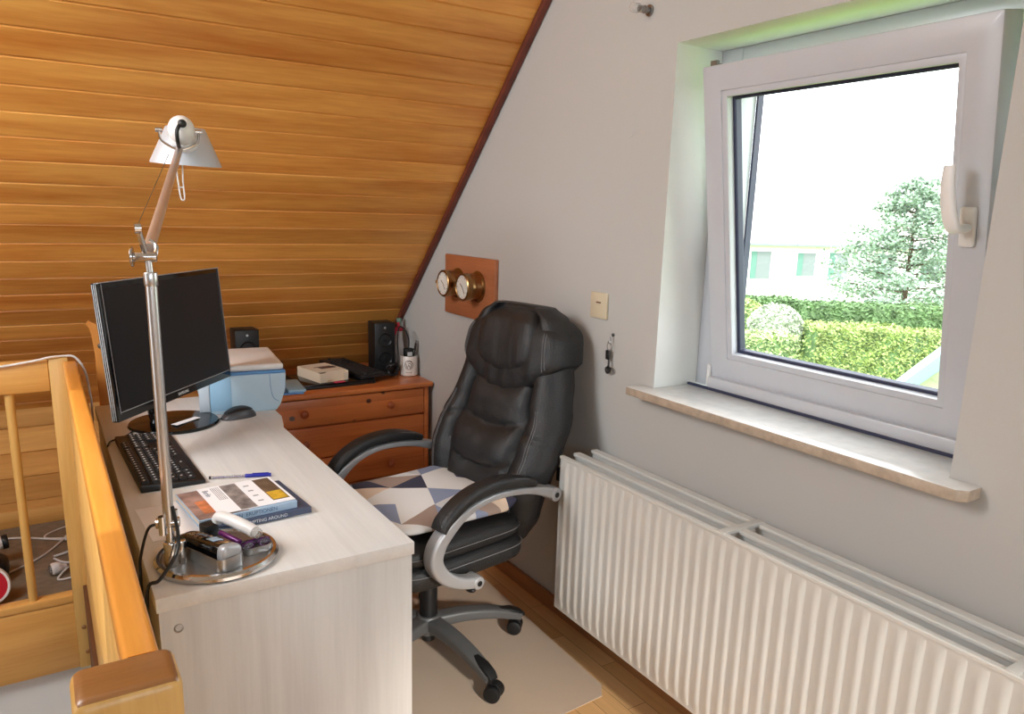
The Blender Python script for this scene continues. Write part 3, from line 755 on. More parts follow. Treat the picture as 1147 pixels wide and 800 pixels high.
# mat
mb = MB(); mb.prism([(.66, 1.50), (1.33, 1.555), (1.365, 1.60), (1.40, 2.62), (1.37, 2.66), (.70, 2.66)], .0008, .0035, .001); tag(obj('floor_mat', mb, M['mat'], smooth=0), 'translucent frosted protective mat on the parquet under the office chair', 'floor mat')

# ================================================================== DESK LAMP
lamp = thing('desk_lamp', 'aluminium articulated desk lamp with round base and grey conical shade', 'desk lamp', (.250, 1.465, DT))
LB = Vector((-.085, -.020, 0))            # foot of the pole in the lamp's frame
mb = MB(); mb.lathe([(0, 0), (.110, 0), (.115, .004), (.115, .010), (.110, .015), (.104, .0155), (.102, .0115), (0, .0115)], 56); obj('base', mb, M['chrome'], lamp)
mb = MB()
for k in range(60):
    y = -.098 + .196 * k / 59; hx = math.sqrt(.1005 ** 2 - y * y)
    mb.box((-hx, y - .0009, .0114), (hx, y + .0009, .0127))
obj('ribbed_plate', mb, M['alu'], lamp, smooth=0)
def LP(x, y, z): return Vector((x, y, z)) - Vector((.250, 1.465, DT))
j1 = LP(.165, 1.446, .842); j2 = LP(.163, 1.446, 1.333)
mb = MB(); mb.cyl(LB + V(0, 0, .0115), LB + V(0, 0, .06), .013, bev=.002); mb.cyl(LB + V(.018, .006, .0115), LB + V(.018, .006, .058), .0095, bev=.003); mb.cyl(LB + V(0, 0, .06), j1, .0075)
obj('stem', mb, M['chrome'], lamp)
mb = MB(); mb.cyl(j1 + V(0, 0, -.008), j1 + V(0, 0, .440), .0098); mb.cyl(j1 + V(0, 0, .435), j1 + V(0, 0, .459), .0115, bev=.002); mb.cyl(j1 + V(0, 0, .45), j2 + V(0, 0, -.01), .0058)
obj('lower_arm', mb, M['alu'], lamp)
mb = MB(); mb.cyl(j1 + V(-.022, .006, -.004), j1 + V(.018, -.004, -.004), .010, bev=.002); mb.cyl(j1 + V(-.012, -.004, -.024), j1 + V(-.012, -.004, .012), .007); mb.cyl(j1 + V(.010, 0, -.02), j1 + V(.010, 0, .02), .006)
obj('lower_joint', mb, M['chrome'], lamp)
hd_ = LP(.325, 2.085, 1.552)
ud = (hd_ - j2).normalized()
mb = MB(); mb.cyl(j2 + V(-.022, .006, -.006), j2 + V(.014, -.004, -.006), .0085, bev=.002); mb.cyl(j2 + V(-.026, .007, -.006), j2 + V(-.022, .006, -.006), .017, bev=.001)
mb.tube([j2 + V(-.002, 0, -.006), j2 + V(-.008, 0, .022), j2 + V(-.012, -.004, .042)], .0052, 8, 4); mb.cyl(j2 + V(-.018, -.004, .042), j2 + V(-.008, -.004, .042), .009)
mb.tube([j2 + V(.012, 0, -.004), j2 + V(.016, .01, .012), j2 + V(.008, .02, .022)], .0035, 8, 4)
obj('upper_joint', mb, M['chrome'], lamp)
mb = MB(); mb.cyl(j2 + ud * .02, hd_, .0098, .0082); obj('upper_arm', mb, M['warm_alu'], lamp)
mb = MB(); mb.tube([j2 + V(-.013, -.004, .046), j2 + (hd_ - j2) * .8 + V(-.012, 0, .02)], .0009, 5, 0); obj('tension_wire', mb, M['steel'], lamp)
hc = LP(.3553, 2.185, 1.566)            # centre of the shade
mb = MB(); SMt = Matrix.Translation(hc) @ Matrix.Rotation(math.radians(4), 4, 'X') @ Matrix.Rotation(math.radians(1.5), 4, 'Y')
mb.lathe([(.001, .044), (.045, .044), (.048, .042), (.086, -.045), (.087, -.049), (.085, -.049), (.0465, .039), (.001, .039)], 40, SMt)
shd = obj('shade', mb, M['shade'], lamp)
mb = MB(); mb.sphere(hc + V(0, 0, -.012), .026, (1, 1, 1.25)); obj('bulb', mb, M['white_plastic'], lamp)
mb = MB(); hs = LP(.327, 2.06, 1.592)
mb.sphere(hs, .031, (1, 1.25, 1.1), 24); mb.cyl(hs + V(0, .02, -.012), hc + V(0, -.03, -.005), .027, .030); obj('bulb_housing', mb, M['white_plastic'], lamp)
mb = MB()
mb.tube([hs + V(-.046, .03, -.004), hs + V(-.040, .028, -.026), hs + V(-.002, .026, -.044), hs + V(.036, .022, -.028), hs + V(.043, .02, -.004)], .0032, 8, 5)
for sx in (-.046, .043): mb.cyl(hs + V(sx - .008, .028 - .1 * sx, 0), hs + V(sx + .008, .026 - .1 * sx, 0), .006)
obj('fork', mb, M['chrome'], lamp)
mb = MB(); mb.tube([hs + V(-.004, -.035, .014), hs + V(-.016, -.044, -.004), hs + V(-.015, -.036, -.030), hd_ + V(0, 0, -.006)], .0045, 8, 5); mb.sphere(hs + V(-.003, -.037, .012), .010); obj('head_cable', mb, M['black_cable'], lamp)
mb = MB(); g0 = hc + V(-.020, -.02, -.045); mb.tube([g0 + V(-.010, 0, 0), g0 + V(-.007, 0, -.05), g0 + V(-.003, 0, -.088), g0 + V(.002, 0, -.094), g0 + V(.006, 0, -.088), g0 + V(.005, 0, -.05), g0 + V(.006, 0, 0)], .0019, 6, 4); mb.cyl(g0 + V(-.0065, 0, -.062), g0 + V(.005, 0, -.062), .0016)
obj('pull_handle', mb, M['white_plastic'], lamp)
mb = MB(); mb.tube([j1 + V(.006, -.008, .03), j1 + V(.012, -.014, -.02), j1 + V(.004, -.03, -.055), j1 + V(-.028, -.05, -.090), LP(.116, 1.40, .735), LP(.113, 1.41, .62), LP(.112, 1.43, .3)], .0034, 8, 6)
mb.tube([j1 + V(-.016, 0, -.004), j1 + V(-.034, .014, -.014), LP(.117, 1.475, .775), LP(.113, 1.478, .735), LP(.112, 1.475, .6)], .0028, 8, 6)
obj('cable', mb, M['black_cable'], lamp)

# ================================================================== MONITOR
mon = thing('monitor', 'large black flat screen monitor on a round glossy foot', 'monitor', (.322, 2.505, DT))
MW, MH, myaw, mtilt = .578, .354, math.radians(50.5), math.radians(4.25)
mc = Vector((.3145, 2.3245, 1.046))
u_ = Vector((math.cos(myaw), math.sin(myaw), 0)); nb = Vector((-u_.y, u_.x, 0)); v_ = Vector((0, 0, 1)) * math.cos(mtilt) + nb * math.sin(mtilt); n_ = u_.cross(v_)  # n_ towards the viewer
MMw = Matrix(((u_.x, v_.x, n_.x, mc.x), (u_.y, v_.y, n_.y, mc.y), (u_.z, v_.z, n_.z, mc.z), (0, 0, 0, 1)))
ML = Matrix.Translation(-Vector((.322, 2.505, DT))) @ MMw
mb = MB(); mb.box((-MW / 2, -MH / 2, -.020), (MW / 2, MH / 2, 0), .003, 2, M=ML); mb.box((-.16, -.12, -.055), (.16, .10, -.019), .012, 2, M=ML); cas = obj('casing', mb, M['black_gloss'], mon)
mb = MB(); mb.box((-MW / 2 + .016, -MH / 2 + .026, -.001), (MW / 2 - .016, MH / 2 - .014, .0012), M=ML); obj('screen', mb, M['screen'], mon, smooth=0)
mb = MB()
for a, b in (((-MW / 2 + .012, -MH / 2 + .0225), (MW / 2 - .012, -MH / 2 + .0245)), ((-MW / 2 - .0005, MH / 2 - .0015), (MW / 2, MH / 2 + .0006)), ((MW / 2 - .0035, -MH / 2 + .02), (MW / 2 - .0022, MH / 2 - .004)), ((-MW / 2 + .0105, -MH / 2 + .02), (-MW / 2 + .0115, MH / 2 - .004))):
    mb.box((a[0], a[1], -.002), (b[0], b[1], .0017), M=ML)
for x_ in (-.007, -.012, -.017): mb.box((-MW / 2 - .0008, -MH / 2 + .004, x_), (-MW / 2 + .001, MH / 2 - .004, x_ + .0018), M=ML)
obj('edge_line', mb, M['silver_plastic'], cas, smooth=0)
text_mesh('logo', 'SAMSUNG', .012, M['mark'], cas, ML @ Matrix.Translation((.008, -MH / 2 + .0115, .0012)), .0003)
mb = MB(); mb.lathe([(0, 0), (.129, 0), (.133, .004), (.129, .010), (.06, .017), (0, .019)], 48)
obj('foot', mb, M['black_gloss'], mon)
nk = ML @ V(0, -.06, -.045)
mb = MB(); mb.tube([(-.05, .02, .012), (-.055, .012, .07), nk], .016, 14, 5); obj('neck', mb, M['black_gloss'], mon)
# paper slip on the foot
mb = MB(); mb.box((-.05, -.012, 0), (.05, .012, .0006)); tag(obj('paper_strip', mb, M['paper'], None, (.350, 2.455, DT + .0180), math.radians(38), 0), 'narrow white paper strip lying on the monitor foot', 'paper')

# ------------------------------------------------------------------ KEYBOARDS
def keyboard(name, label, loc, rot, w, d, group=None, marks=True):
    k = thing(name, label, 'keyboard', loc, rot, group)
    mb = MB(); mb.prism([(-w / 2, -d / 2), (w / 2, -d / 2), (w / 2, d / 2), (-w / 2, d / 2)], 0, .016, .004)
    for vv in mb.bm.verts:
        if vv.co.z > .008: vv.co.z += .010 * (vv.co.y / d)
    obj('body', mb, M['black_plastic'], k)
    kb = MB()
    px = (w * .955) / 22.5
    def key(x, y, kw=1, kh=1):
        z = .016 + .010 * (y / d)
        kb.box((x - kw * px * .44, y - kh * px * .44, z - .002), (x + kw * px * .44, y + kh * px * .44, z + .0065), .002, 1)
        if marks: kb.mi = 1; kb.box((x - .0035, y - .001, z + .0064), (x + .0015, y + .0035, z + .0068)); kb.mi = 0
    y0 = -d * .30; x0 = -w * .955 / 2 + px / 2
    rows = [(0, [1.25, 1.25, 1.25, 6.25, 1.25, 1.25, 1.25, 1.25]), (1, [2.25] + [1] * 10 + [2.75]), (2, [1.75] + [1] * 11 + [2.25]), (3, [1.5] + [1] * 12 + [1.5]), (4, [1] * 13 + [2])]
    for r, ws in rows:
        x = x0 - px / 2
        for wd in ws: key(x + wd * px / 2, y0 + r * px, wd); x += wd * px
        for c in range(3):
            if r in (3, 4) or r == 0 or (r == 1 and c == 1): key(x0 + (15.4 + c) * px, y0 + r * px)
        for c in range(4): key(x0 + (18.7 + c) * px, y0 + r * px)
    for c in range(15): key(x0 + c * px, y0 + 5.35 * px)
    for c in range(3): key(x0 + (15.4 + c) * px, y0 + 5.35 * px)
    obj('keys', kb, [M['key'], M['mark']], k, smooth=30)
    return k
keyboard('keyboard', 'black keyboard with white legends in front of the monitor foot on the white desk', (.226, 2.135, DT), math.radians(92), .465, .148)
# ------------------------------------------------------------------ MOUSE
ms = thing('mouse', 'black and grey computer mouse beside the printer', 'computer mouse', (.516, 2.497, DT), math.radians(13))
mb = MB()
def mouse_P(i, j, nu=32):
    u = 2 * PI * i / nu; t = j / 9
    r = math.cos(t * PI / 2) ** .55 if j < 9 else .02
    x = .058 * math.copysign(abs(math.cos(u)) ** .8, math.cos(u)) * r; y = .031 * math.copysign(abs(math.sin(u)) ** .8, math.sin(u)) * r
    return Vector((x, y, .034 * math.sin(t * PI / 2) * (1 - .45 * ((x - .01) / .06) ** 2)))
mb.grid(mouse_P, 32, 10, closed_u=True, capv=True); obj('shell', mb, mat('grey mouse plastic', (70, 70, 74), .35), ms, smooth=70)
mb = MB()
mb.grid(lambda i, j: mouse_P(i, 5 + j * 4 / 4) * 1.03 + V(0, 0, .0012), 32, 5, closed_u=True, capv=True); obj('top_cover', mb, M['black_plastic'], ms, smooth=70)
mb = MB(); mb.tube([(-.056, 0, .006), (-.09, .01, .003), (-.15, .02, .003), (-.21, .06, .003), (-.27, .07, .003), (-.30, .12, .003)], .0018, 6, 6); obj('cable', mb, M['black_cable'], ms)

# ------------------------------------------------------------------ PRINTER
pr = thing('printer', 'light blue and white inkjet printer at the far end of the desk', 'printer', (.566, 2.712, DT), math.radians(-6)); pr.scale = (.91, 1, 1)
pw, pd, ph = .150, .165, .165      # half width, half depth, height
def body_prof(t):   # side outline, tapering to the foot
    return
mb = MB()
sec = [(-.130, 0), (.112, 0), (.128, .02), (.146, .07), (.150, .118), (.150, .128), (-.150, .128), (-.150, .05)]
mb.prism(sec, -pd, pd, .004, 2, M=Matrix(((1, 0, 0, 0), (0, 0, 1, 0), (0, 1, 0, 0), (0, 0, 0, 1))))
pb = obj('body', mb, M['prt_blue'], pr)
mb = MB(); mb.prism([(-.150, .1285), (.150, .1285), (.147, .138), (-.150, .138)], -pd - .001, pd + .001, .001, 2, M=Matrix(((1, 0, 0, 0), (0, 0, 1, 0), (0, 1, 0, 0), (0, 0, 0, 1)))); obj('blue_band', mb, M['prt_blue2'], pr)
mb = MB(); mb.box((-.150, -pd, .1385), (.143, pd, .162), .010, 4); obj('scanner_lid', mb, M['white_plastic'], pr)
mb = MB(); mb.box((-.155, -pd - .0035, .012), (-.120, -pd + .002, .122), .002); obj('side_cover', mb, M['prt_white'], pb)
mb = MB(); mb.box((-.117, -pd - .0015, .012), (-.045, -pd + .002, .122), .001); obj('ink_door', mb, M['prt_blue3'], pb)
mb = MB(); mb.box((-.150, -pd - .005, .105), (-.122, -pd - .003, .117)); obj('badge', mb, M['book_navy'], pb, smooth=0)
text_mesh('badge_text', 'hp deskjet', .006, M['mark'], pb, Matrix.Translation((-.136, -pd - .0053, .111)) @ Matrix.Rotation(PI / 2, 4, 'X'), .0001)
mb = MB(); mb.tube([(.092, -pd - .0006, .126), (.094, -pd - .0006, .08), (.102, -pd - .0006, .045), (.122, -pd - .0006, .03)], .0008, 5, 5); obj('panel_gap', mb, M['prt_blue2'], pb)
mb = MB(); mb.box((.10, -.085, .028), (.232, .085, .036), .004); obj('output_tray', mb, M['prt_blue2'], pr)
mb = MB(); mb.box((.17, -.09, .0365), (.240, .09, .047), .005); obj('tray_flap', mb, M['prt_blue3'], pr)

# ------------------------------------------------------------------ DESK CLUTTER
def flat(name, label, cat, pts, z0, z1, m, group=None):
    mb = MB(); mb.prism(pts, z0, z1); return tag(obj(name, mb, m, smooth=0), label, cat, group)
flat('paper_sheet', 'white paper sheet under the books, lower of the two sheets', 'paper', [(.137, 1.80), (.150, 1.600), (.40, 1.597), (.395, 1.80)], DT + .0002, DT + .0010, M['paper'], 'papers under the books')
flat('paper_sheet', 'white paper sheet jutting out to the right of the books', 'paper', [(.205, 1.590), (.470, 1.598), (.455, 1.822), (.190, 1.805)], DT + .0012, DT + .0020, M['paper'], 'papers under the books')
def book(name, label, loc, rot, w, d, h, cover, txt=None, tmat=None):
    b = thing(name, label, 'book', loc, rot, 'books on the desk')
    mb = MB(); mb.box((-w / 2, -d / 2, 0), (w / 2, d / 2, .0018)); mb.box((-w / 2, -d / 2, h - .0018), (w / 2, d / 2, h)); mb.box((-w / 2, -d / 2, .0018), (w / 2, -d / 2 + .002, h - .0018))
    cv = obj('cover', mb, cover, b, smooth=0)
    mb = MB(); mb.box((-w / 2 + .003, -d / 2 + .002, .0018), (w / 2 - .003, d / 2 - .003, h - .0018)); obj('pages', mb, M['pages'], b, smooth=0)
    if txt: text_mesh('spine_text', txt, h * .72, tmat, cv, Matrix.Translation((0, -d / 2 - .0003, h / 2)) @ Matrix.Rotation(PI / 2, 4, 'X'), .0002)
    return b
book('book', 'slate blue book lying on the white papers, under the pale blue book', (.367, 1.692, DT + .0022), math.radians(5), .205, .205, .014, M['book_navy'], 'TEMPTING AROUND', M['book_text2'])
bt = book('book', 'pale blue book with cloud photograph on top of the slate one', (.334, 1.690, DT + .0165), math.radians(6), .212, .185, .016, M['book_blue'], 'COLTEN  ERUPTIONEN', M['book_text'])
mb = MB(); mb.box((-.104, -.088, .0161), (.0, .090, .0165)); mb.mi = 1; mb.box((-.085, -.06, .0165), (-.01, .02, .0168)); obj('cover_photo', mb, [M['photo_a'], M['photo_o']], bt, smooth=0)
br = thing('brochure', 'white brochure with small photographs lying on the pale blue book', 'brochure', (.352, 1.697, DT + .0336), math.radians(5))
mb = MB(); mb.box((-.080, -.090, 0), (.088, .085, .0014)); bs = obj('sheet', mb, M['paper'], br, smooth=0)
mb = MB(); mb.box((-.032, -.088, .0014), (.004, .080, .0017)); obj('photo', mb, M['photo_b'], bs, smooth=0)
mb = MB(); mb.box((.044, -.072, .0014), (.082, .078, .0017)); mb.mi = 1; mb.box((.046, -.068, .0017), (.080, -.015, .0019)); obj('photo', mb, [M['photo_c'], M['photo_y']], bs, smooth=0)
text_mesh('heading', 'Berlin', .018, M['book_navy'], bs, Matrix.Translation((-.068, .045, .0015)) @ Matrix.Rotation(-PI / 2, 4, 'Z'), .0002)
mb = MB()
for k in range(5): mb.box((-.054 + .004 * k, -.01, .0014), (-.0525 + .004 * k, .075, .0016))
for k in range(4): mb.box((.015, -.06 + .035 * k, .0014), (.027, -.054 + .035 * k, .0016))
obj('printed_text', mb, M['paper_grey'], bs, smooth=0)
pn = thing('pen', 'blue and clear ballpoint pen lying across the desk behind the books', 'pen', (.390, 1.908, DT), math.radians(-18.5))
mb = MB(); mb.cyl((-.07, 0, .0045), (.02, 0, .0045), .0042, seg=10); obj('barrel', mb, M['clear_plastic'], pn)
mb = MB(); mb.cyl((-.066, 0, .0045), (.02, 0, .0045), .0016, seg=8); obj('refill', mb, M['blue_ink'], pn)
mb = MB(); mb.cyl((.012, 0, .005), (.076, 0, .005), .005, seg=12, bev=.001); mb.box((.03, -.001, .009), (.07, .001, .0115)); obj('cap', mb, M['blue_ink'], pn)
mb = MB(); mb.cyl((-.074, 0, .0045), (-.069, 0, .0045), .0043, seg=10); obj('end_plug', mb, M['black_plastic'], pn)

def tin(name, label, loc, rot, w, d, h):
    t = thing(name, label, 'tin', loc, rot, 'tins on the lamp base'); mb = MB()
    o, i_ = rrect(w, d, .014, 5), rrect(w - .003, d - .003, .0125, 5)
    mb.prism(rrect(w, d, .014, 5), 0, .0015)
    tb = bmesh.new(); n = len(o)
    vs = [[tb.verts.new((p[0], p[1], z)) for p in q] for q, z in ((o, .0005), (o, h), (i_, h), (i_, .0015))]
    for A, B in zip(vs, vs[1:]):
        for k in range(n): tb.faces.new((A[k], A[(k + 1) % n], B[(k + 1) % n], B[k]))
    bmesh.ops.recalc_face_normals(tb, faces=tb.faces); mb._merge(tb)
    obj('tray', mb, M['tin'], t)
    mb = MB(); mb.prism(rrect(w - .004, d - .004, .0115, 5), .0015, .0025); obj('lining', mb, M['black_plastic'], t, smooth=0)
    return t
tz = DT + .0129
tin('tin_box', 'open silver tin on the lamp base, holding the black handset', (.2275, 1.450, tz), math.radians(114), .165, .056, .025)
tin('tin_box', 'shallow silver tin on the lamp base, holding the purple spectacles', (.3165, 1.441, tz), math.radians(9), .058, .046, .014)
ph_ = thing('telephone_handset', 'black cordless handset with silver end lying in the open tin', 'telephone', (.2275, 1.452, tz + .0028), (math.radians(10), math.radians(4), math.radians(114)))
hp_ = pillow(-.076, .076, -.021, .021, 0.002, .036, .5, .6, 40, 14); obj('body', hp_, M['black_gloss'], ph_, smooth=60)
hp_ = pillow(-.082, -.056, -.0215, .0215, .001, .037, .5, .6, 30, 12); obj('end_cap', hp_, M['silver_plastic'], ph_, smooth=60)
mb = MB(); mb.box((-.034, -.011, .0335), (-.010, .011, .0366), .001); obj('display', mb, M['book_blue'], ph_)
mb = MB(); mb.box((-.052, -.012, .0325), (-.040, .012, .0362), .002)
for i in range(3):
    for j in range(4): mb.box((.002 + j * .014, -.013 + i * .010, .0325), (.010 + j * .014, -.006 + i * .010, .0362), .001)
obj('keypad', mb, M['brass'], ph_)
# purple spectacles folded in the second tin
gl = thing('spectacles', 'purple framed spectacles folded in the shallow tin', 'spectacles', (.316, 1.445, tz + .004), math.radians(14)); gl.scale = (.56, .7, .55)
mb = MB()
for sx in (-.030, .030): mb.tube([(sx + .021 * math.cos(t), -.012, .018 + .014 * math.sin(t)) for t in [k * PI / 6 for k in range(12)]], .0018, 6, 2, closed=True)
mb.tube([(-.010, -.012, .022), (0, -.014, .025), (.010, -.012, .022)], .0016, 6, 3); obj('frame', mb, M['purple'], gl)
for sx in (-.030, .030):
    mb = MB(); mb.lathe([(0, .0006), (.0195, 0), (0, -.0006)], 18, Matrix.Translation((sx, -.012, .018)) @ Matrix.Rotation(PI / 2, 4, 'X') @ Matrix.Diagonal((1, .7, 1, 1))); obj('lens', mb, M['lens'], gl)
for sx in (-1, 1):
    mb = MB(); mb.tube([(.052 * sx, -.012, .024), (.050 * sx, .004, .022), (.0, .012 + .003 * sx, .020), (-.042 * sx, .014, .014)], .0018, 6, 5); obj('temple', mb, M['purple'], gl)
cs = thing('cable_case', 'white rounded tube lying over the tins beside the books', 'tube', (.294, 1.494, DT + .047), (0, math.radians(5), math.radians(-58)))
mb = MB(); mb.tube([(-.052, .0, -.004), (-.045, .0, .006), (-.02, 0, .008), (.02, 0, .006), (.048, 0, .002)], .0125, 14, 6); obj('body', mb, M['white_plastic'], cs, smooth=60)
mb = MB(); mb.cyl((.046, 0, .002), (.060, 0, .0), .0105, bev=.002); obj('cap', mb, M['clear_plastic'], cs)
tag(obj('lipstick', MB().cyl((-.028, 0, .006), (.028, 0, .012), .0055, seg=16, bev=.001), M['purple'], None, (.272, 1.452, tz + .022), math.radians(118)), 'shiny purple lipstick tube lying between the two tins', 'lipstick')
tag(obj('ring_box', MB().box((-.014, -.014, 0), (.014, .014, .028), .002), M['black_plastic'], None, (.250, 1.548, tz), math.radians(20)), 'small black cube box standing in front of the books', 'box')
# cables behind the monitor
mb = MB(); mb.tube([(.122, 2.33, DT + .003), (.135, 2.38, DT + .003), (.165, 2.40, DT + .003), (.19, 2.44, DT + .003), (.215, 2.50, DT + .003)], .0022, 6, 6)
tag(obj('cable', mb, M['black_cable']), 'thin black cable curling over the desk edge by the keyboard', 'cable')

# ================================================================== ON THE CHEST
CT = .6555
def speaker(label, loc, rot):
    s = thing('speaker', label, 'loudspeaker', loc, rot, 'pair of black loudspeakers')
    mb = MB(); mb.box((-.050, 0, 0), (.050, .105, .245), .005); obj('cabinet', mb, M['black_plastic'], s)
    for z, r in ((.165, .034), (.075, .036)):
        mb = MB(); mb.lathe([(r, -.0005), (r, .004), (r * .92, .005), (r * .82, .001), (r * .35, -.004), (r * .30, .001), (0, .004)], 30, Matrix.Translation((0, 0, z)) @ Matrix.Rotation(PI / 2, 4, 'X')); obj('driver', mb, M['screen'], s)
    mb = MB(); mb.lathe([(0, .003), (.005, .002), (.0055, 0)], 14, Matrix.Translation((0, 0, .222)) @ Matrix.Rotation(PI / 2, 4, 'X')); obj('tweeter', mb, M['silver_plastic'], s)
speaker('black loudspeaker behind the printer', (.733, 3.295, CT), 0)
speaker('black loudspeaker next to the white bottle', (1.355, 3.285, CT), math.radians(-4))
lt = thing('laptop', 'closed black laptop under the pale carton', 'laptop', (1.075, 3.245, CT), math.radians(2))
mb = MB(); mb.box((-.165, -.125, 0), (.165, .125, .013), .004); obj('base', mb, M['black_plastic'], lt)
mb = MB(); mb.box((-.165, -.125, .0136), (.165, .125, .021), .003); obj('lid', mb, M['black_gloss'], lt)
keyboard('keyboard', 'black keyboard lying on the laptop on the pine chest', (1.222, 3.345, CT + .0215), math.radians(98), .42, .150, marks=False)
ct = thing('carton', 'pale open cardboard carton on the closed laptop', 'carton', (1.040, 3.245, CT + .0215), math.radians(12))
mb = MB(); w, d, h = .070, .10, .042
mb.box((-w, -d, 0), (w, d, .0015)); mb.box((-w, -d, .0015), (-w + .0015, d, h)); mb.box((w - .0015, -d, .0015), (w, d, h)); mb.box((-w, d - .0015, .0015), (w, d, h)); mb.box((-w, -d + .02, h), (w, d, h + .0015)); mb.box((-w + .001, -d, .0015), (-w + .036, -d + .0015, h)); mb.box((w - .020, -d, .0015), (w - .001, -d + .0015, h - .008))
mb.box((-w + .04, -d + .02, .0), (w, -d + .0215, h), M=None)
obj('box', mb, M['carton'], ct, smooth=0)
mb = MB(); mb.box((-.015, -.02, h + .0015), (.060, .015, h + .0022)); mb.box((-.03, .02, h + .0015), (.05, .028, h + .0022)); obj('print', mb, M['brown_ink'], ct, smooth=0)
mb = MB(); mb.box((-.024, -.012, 0), (.024, .012, .002)); tag(obj('card', mb, M['pink'], None, (1.075, 3.125, CT + .0215), math.radians(8), 0), 'small pink red card under the front of the carton', 'card')
rt = thing('router', 'glossy black box between the printer and the carton', 'box', (.835, 3.44, CT), math.radians(8))
mb = MB(); mb.box((-.060, -.08, 0), (.060, .08, .085), .014, 3); obj('housing', mb, M['black_gloss'], rt)
mb = MB(); mb.box((-.050, -.082, .012), (.050, -.079, .02)); obj('vent', mb, M['screen'], rt, smooth=0)
# bottle
bo = thing('bottle', 'slim white bottle with a red ribbon standing behind the mug', 'bottle', (1.464, 3.370, CT))
mb = MB(); mb.lathe([(0, 0), (.024, 0), (.027, .006), (.027, .075), (.024, .11), (.0175, .15), (.0155, .185), (.015, .205), (0, .205)], 26); obj('body', mb, M['white_plastic'], bo)
mb = MB(); mb.lathe([(.0105, .205), (.0105, .235), (.0125, .236), (.0125, .252), (0, .252)], 18); obj('cap', mb, M['green_glass'], bo)
mb = MB(); mb.lathe([(.0165, .190), (.0185, .197), (.0165, .206)], 18); mb.sweep([(-.012, -.012, .205), (-.024, -.014, .20), (-.034, -.016, .178)], rrect(.018, .002, .0008), up=(0, .3, 1)); mb.sweep([(-.006, -.014, .20), (-.010, -.018, .22), (-.012, -.016, .234)], rrect(.014, .002, .0008), up=(1, 0, 0)); obj('ribbon', mb, M['ribbon'], bo)
# mug with cables
mg = thing('mug', 'white mug with round brown emblem holding cables on the chest', 'mug', (1.450, 3.225, CT), 0)
mb = MB(); mb.lathe([(0, 0), (.036, 0), (.040, .004), (.040, .094), (.0385, .096), (.037, .094), (.037, .006), (0, .006)], 36); obj('body', mb, M['ceramic'], mg)
mb = MB(); aa = math.radians(-115)
def on_mug(s, z, lift=.0006): a = aa + s / .040; return Vector(((.040 + lift) * math.cos(a), (.040 + lift) * math.sin(a), z))
mb.tube([on_mug(.019 * math.cos(t), .056 + .021 * math.sin(t)) for t in [k * PI / 12 for k in range(24)]], .0013, 5, 0, closed=True)
for seg in ([(-.014, .062), (-.007, .040), (-.001, .058), (.006, .040), (.013, .064)], [(-.006, .070), (.004, .074), (.012, .068)], [(-.002, .064), (.008, .062)]): mb.tube([on_mug(*q) for q in seg], .0015, 5, 2)
for k in range(7): mb.box((-.0012, -.0003, -.0012), (.0012, .0003, .0012), M=Matrix.Translation(on_mug(-.012 + .004 * k, .020)) @ Matrix.Rotation(aa + (-.012 + .004 * k) / .04 + PI / 2, 4, 'Z'))
obj('emblem', mb, M['brown_ink'], mg)
mb = MB(); mb.tube([(-.046, -.0, .02), (-.060, .0, .03), (-.062, 0, .06), (-.046, 0, .074), (-.038, 0, .074)], .0055, 10, 5); 
ch_ = thing('power_adapter', 'black plug adapter standing in the mug', 'adapter', (1.447, 3.222, CT + .045))
mb2 = MB(); mb2.box((-.022, -.014, 0), (.022, .016, .085), .005); obj('body', mb2, M['black_plastic'], ch_)
mb2 = MB(); mb2.box((-.012, -.0148, .050), (.012, -.0138, .068)); obj('sticker', mb2, M['mark'], ch_, smooth=0)
mb2 = MB(); mb2.tube([(0, 0, .083), (.0, 0, .13), (-.02, .0, .175), (-.045, .005, .185), (-.06, -.01, .13), (-.062, -.02, .06), (-.07, -.03, -.03)], .0032, 7, 6); obj('cable', mb2, M['black_cable'], ch_)
us = thing('usb_cable', 'black cable with silver plug sticking out of the mug towards the wall', 'cable', (1.468, 3.222, CT + .06))
mb2 = MB(); mb2.cyl((0, 0, 0), (.012, 0, .06), .003); mb2.sweep([(.010, 0, .058), (.017, 0, .092)], rrect(.014, .008, .003), up=(0, 1, 0)); obj('lead', mb2, M['black_cable'], us)
mb2 = MB(); mb2.sweep([(.017, 0, .092), (.0195, 0, .104)], rrect(.010, .005, .001), up=(0, 1, 0)); obj('plug', mb2, M['steel'], us)
mb.bm.free()
mb = MB(); rr = random.Random(3)
for k in range(7):
    c = Vector((1.368 + rr.uniform(-.008, .008), 3.222 + rr.uniform(-.012, .012), CT + .035)); ax = rr.uniform(0, PI)
    pts = [c + Vector((math.cos(t) * (.025 + rr.uniform(-.006, .004)), math.sin(t) * .018 * math.cos(ax), math.sin(t) * .028)) for t in [i * PI / 5 for i in range(10)]]
    for p in pts: p.z = max(p.z, CT + .0035)
    mb.tube(pts, .0033, 7, 4, closed=True)
tag(obj('cable_bundle', mb, M['black_cable']), 'coiled black cables lying in front of the right loudspeaker', 'cables')

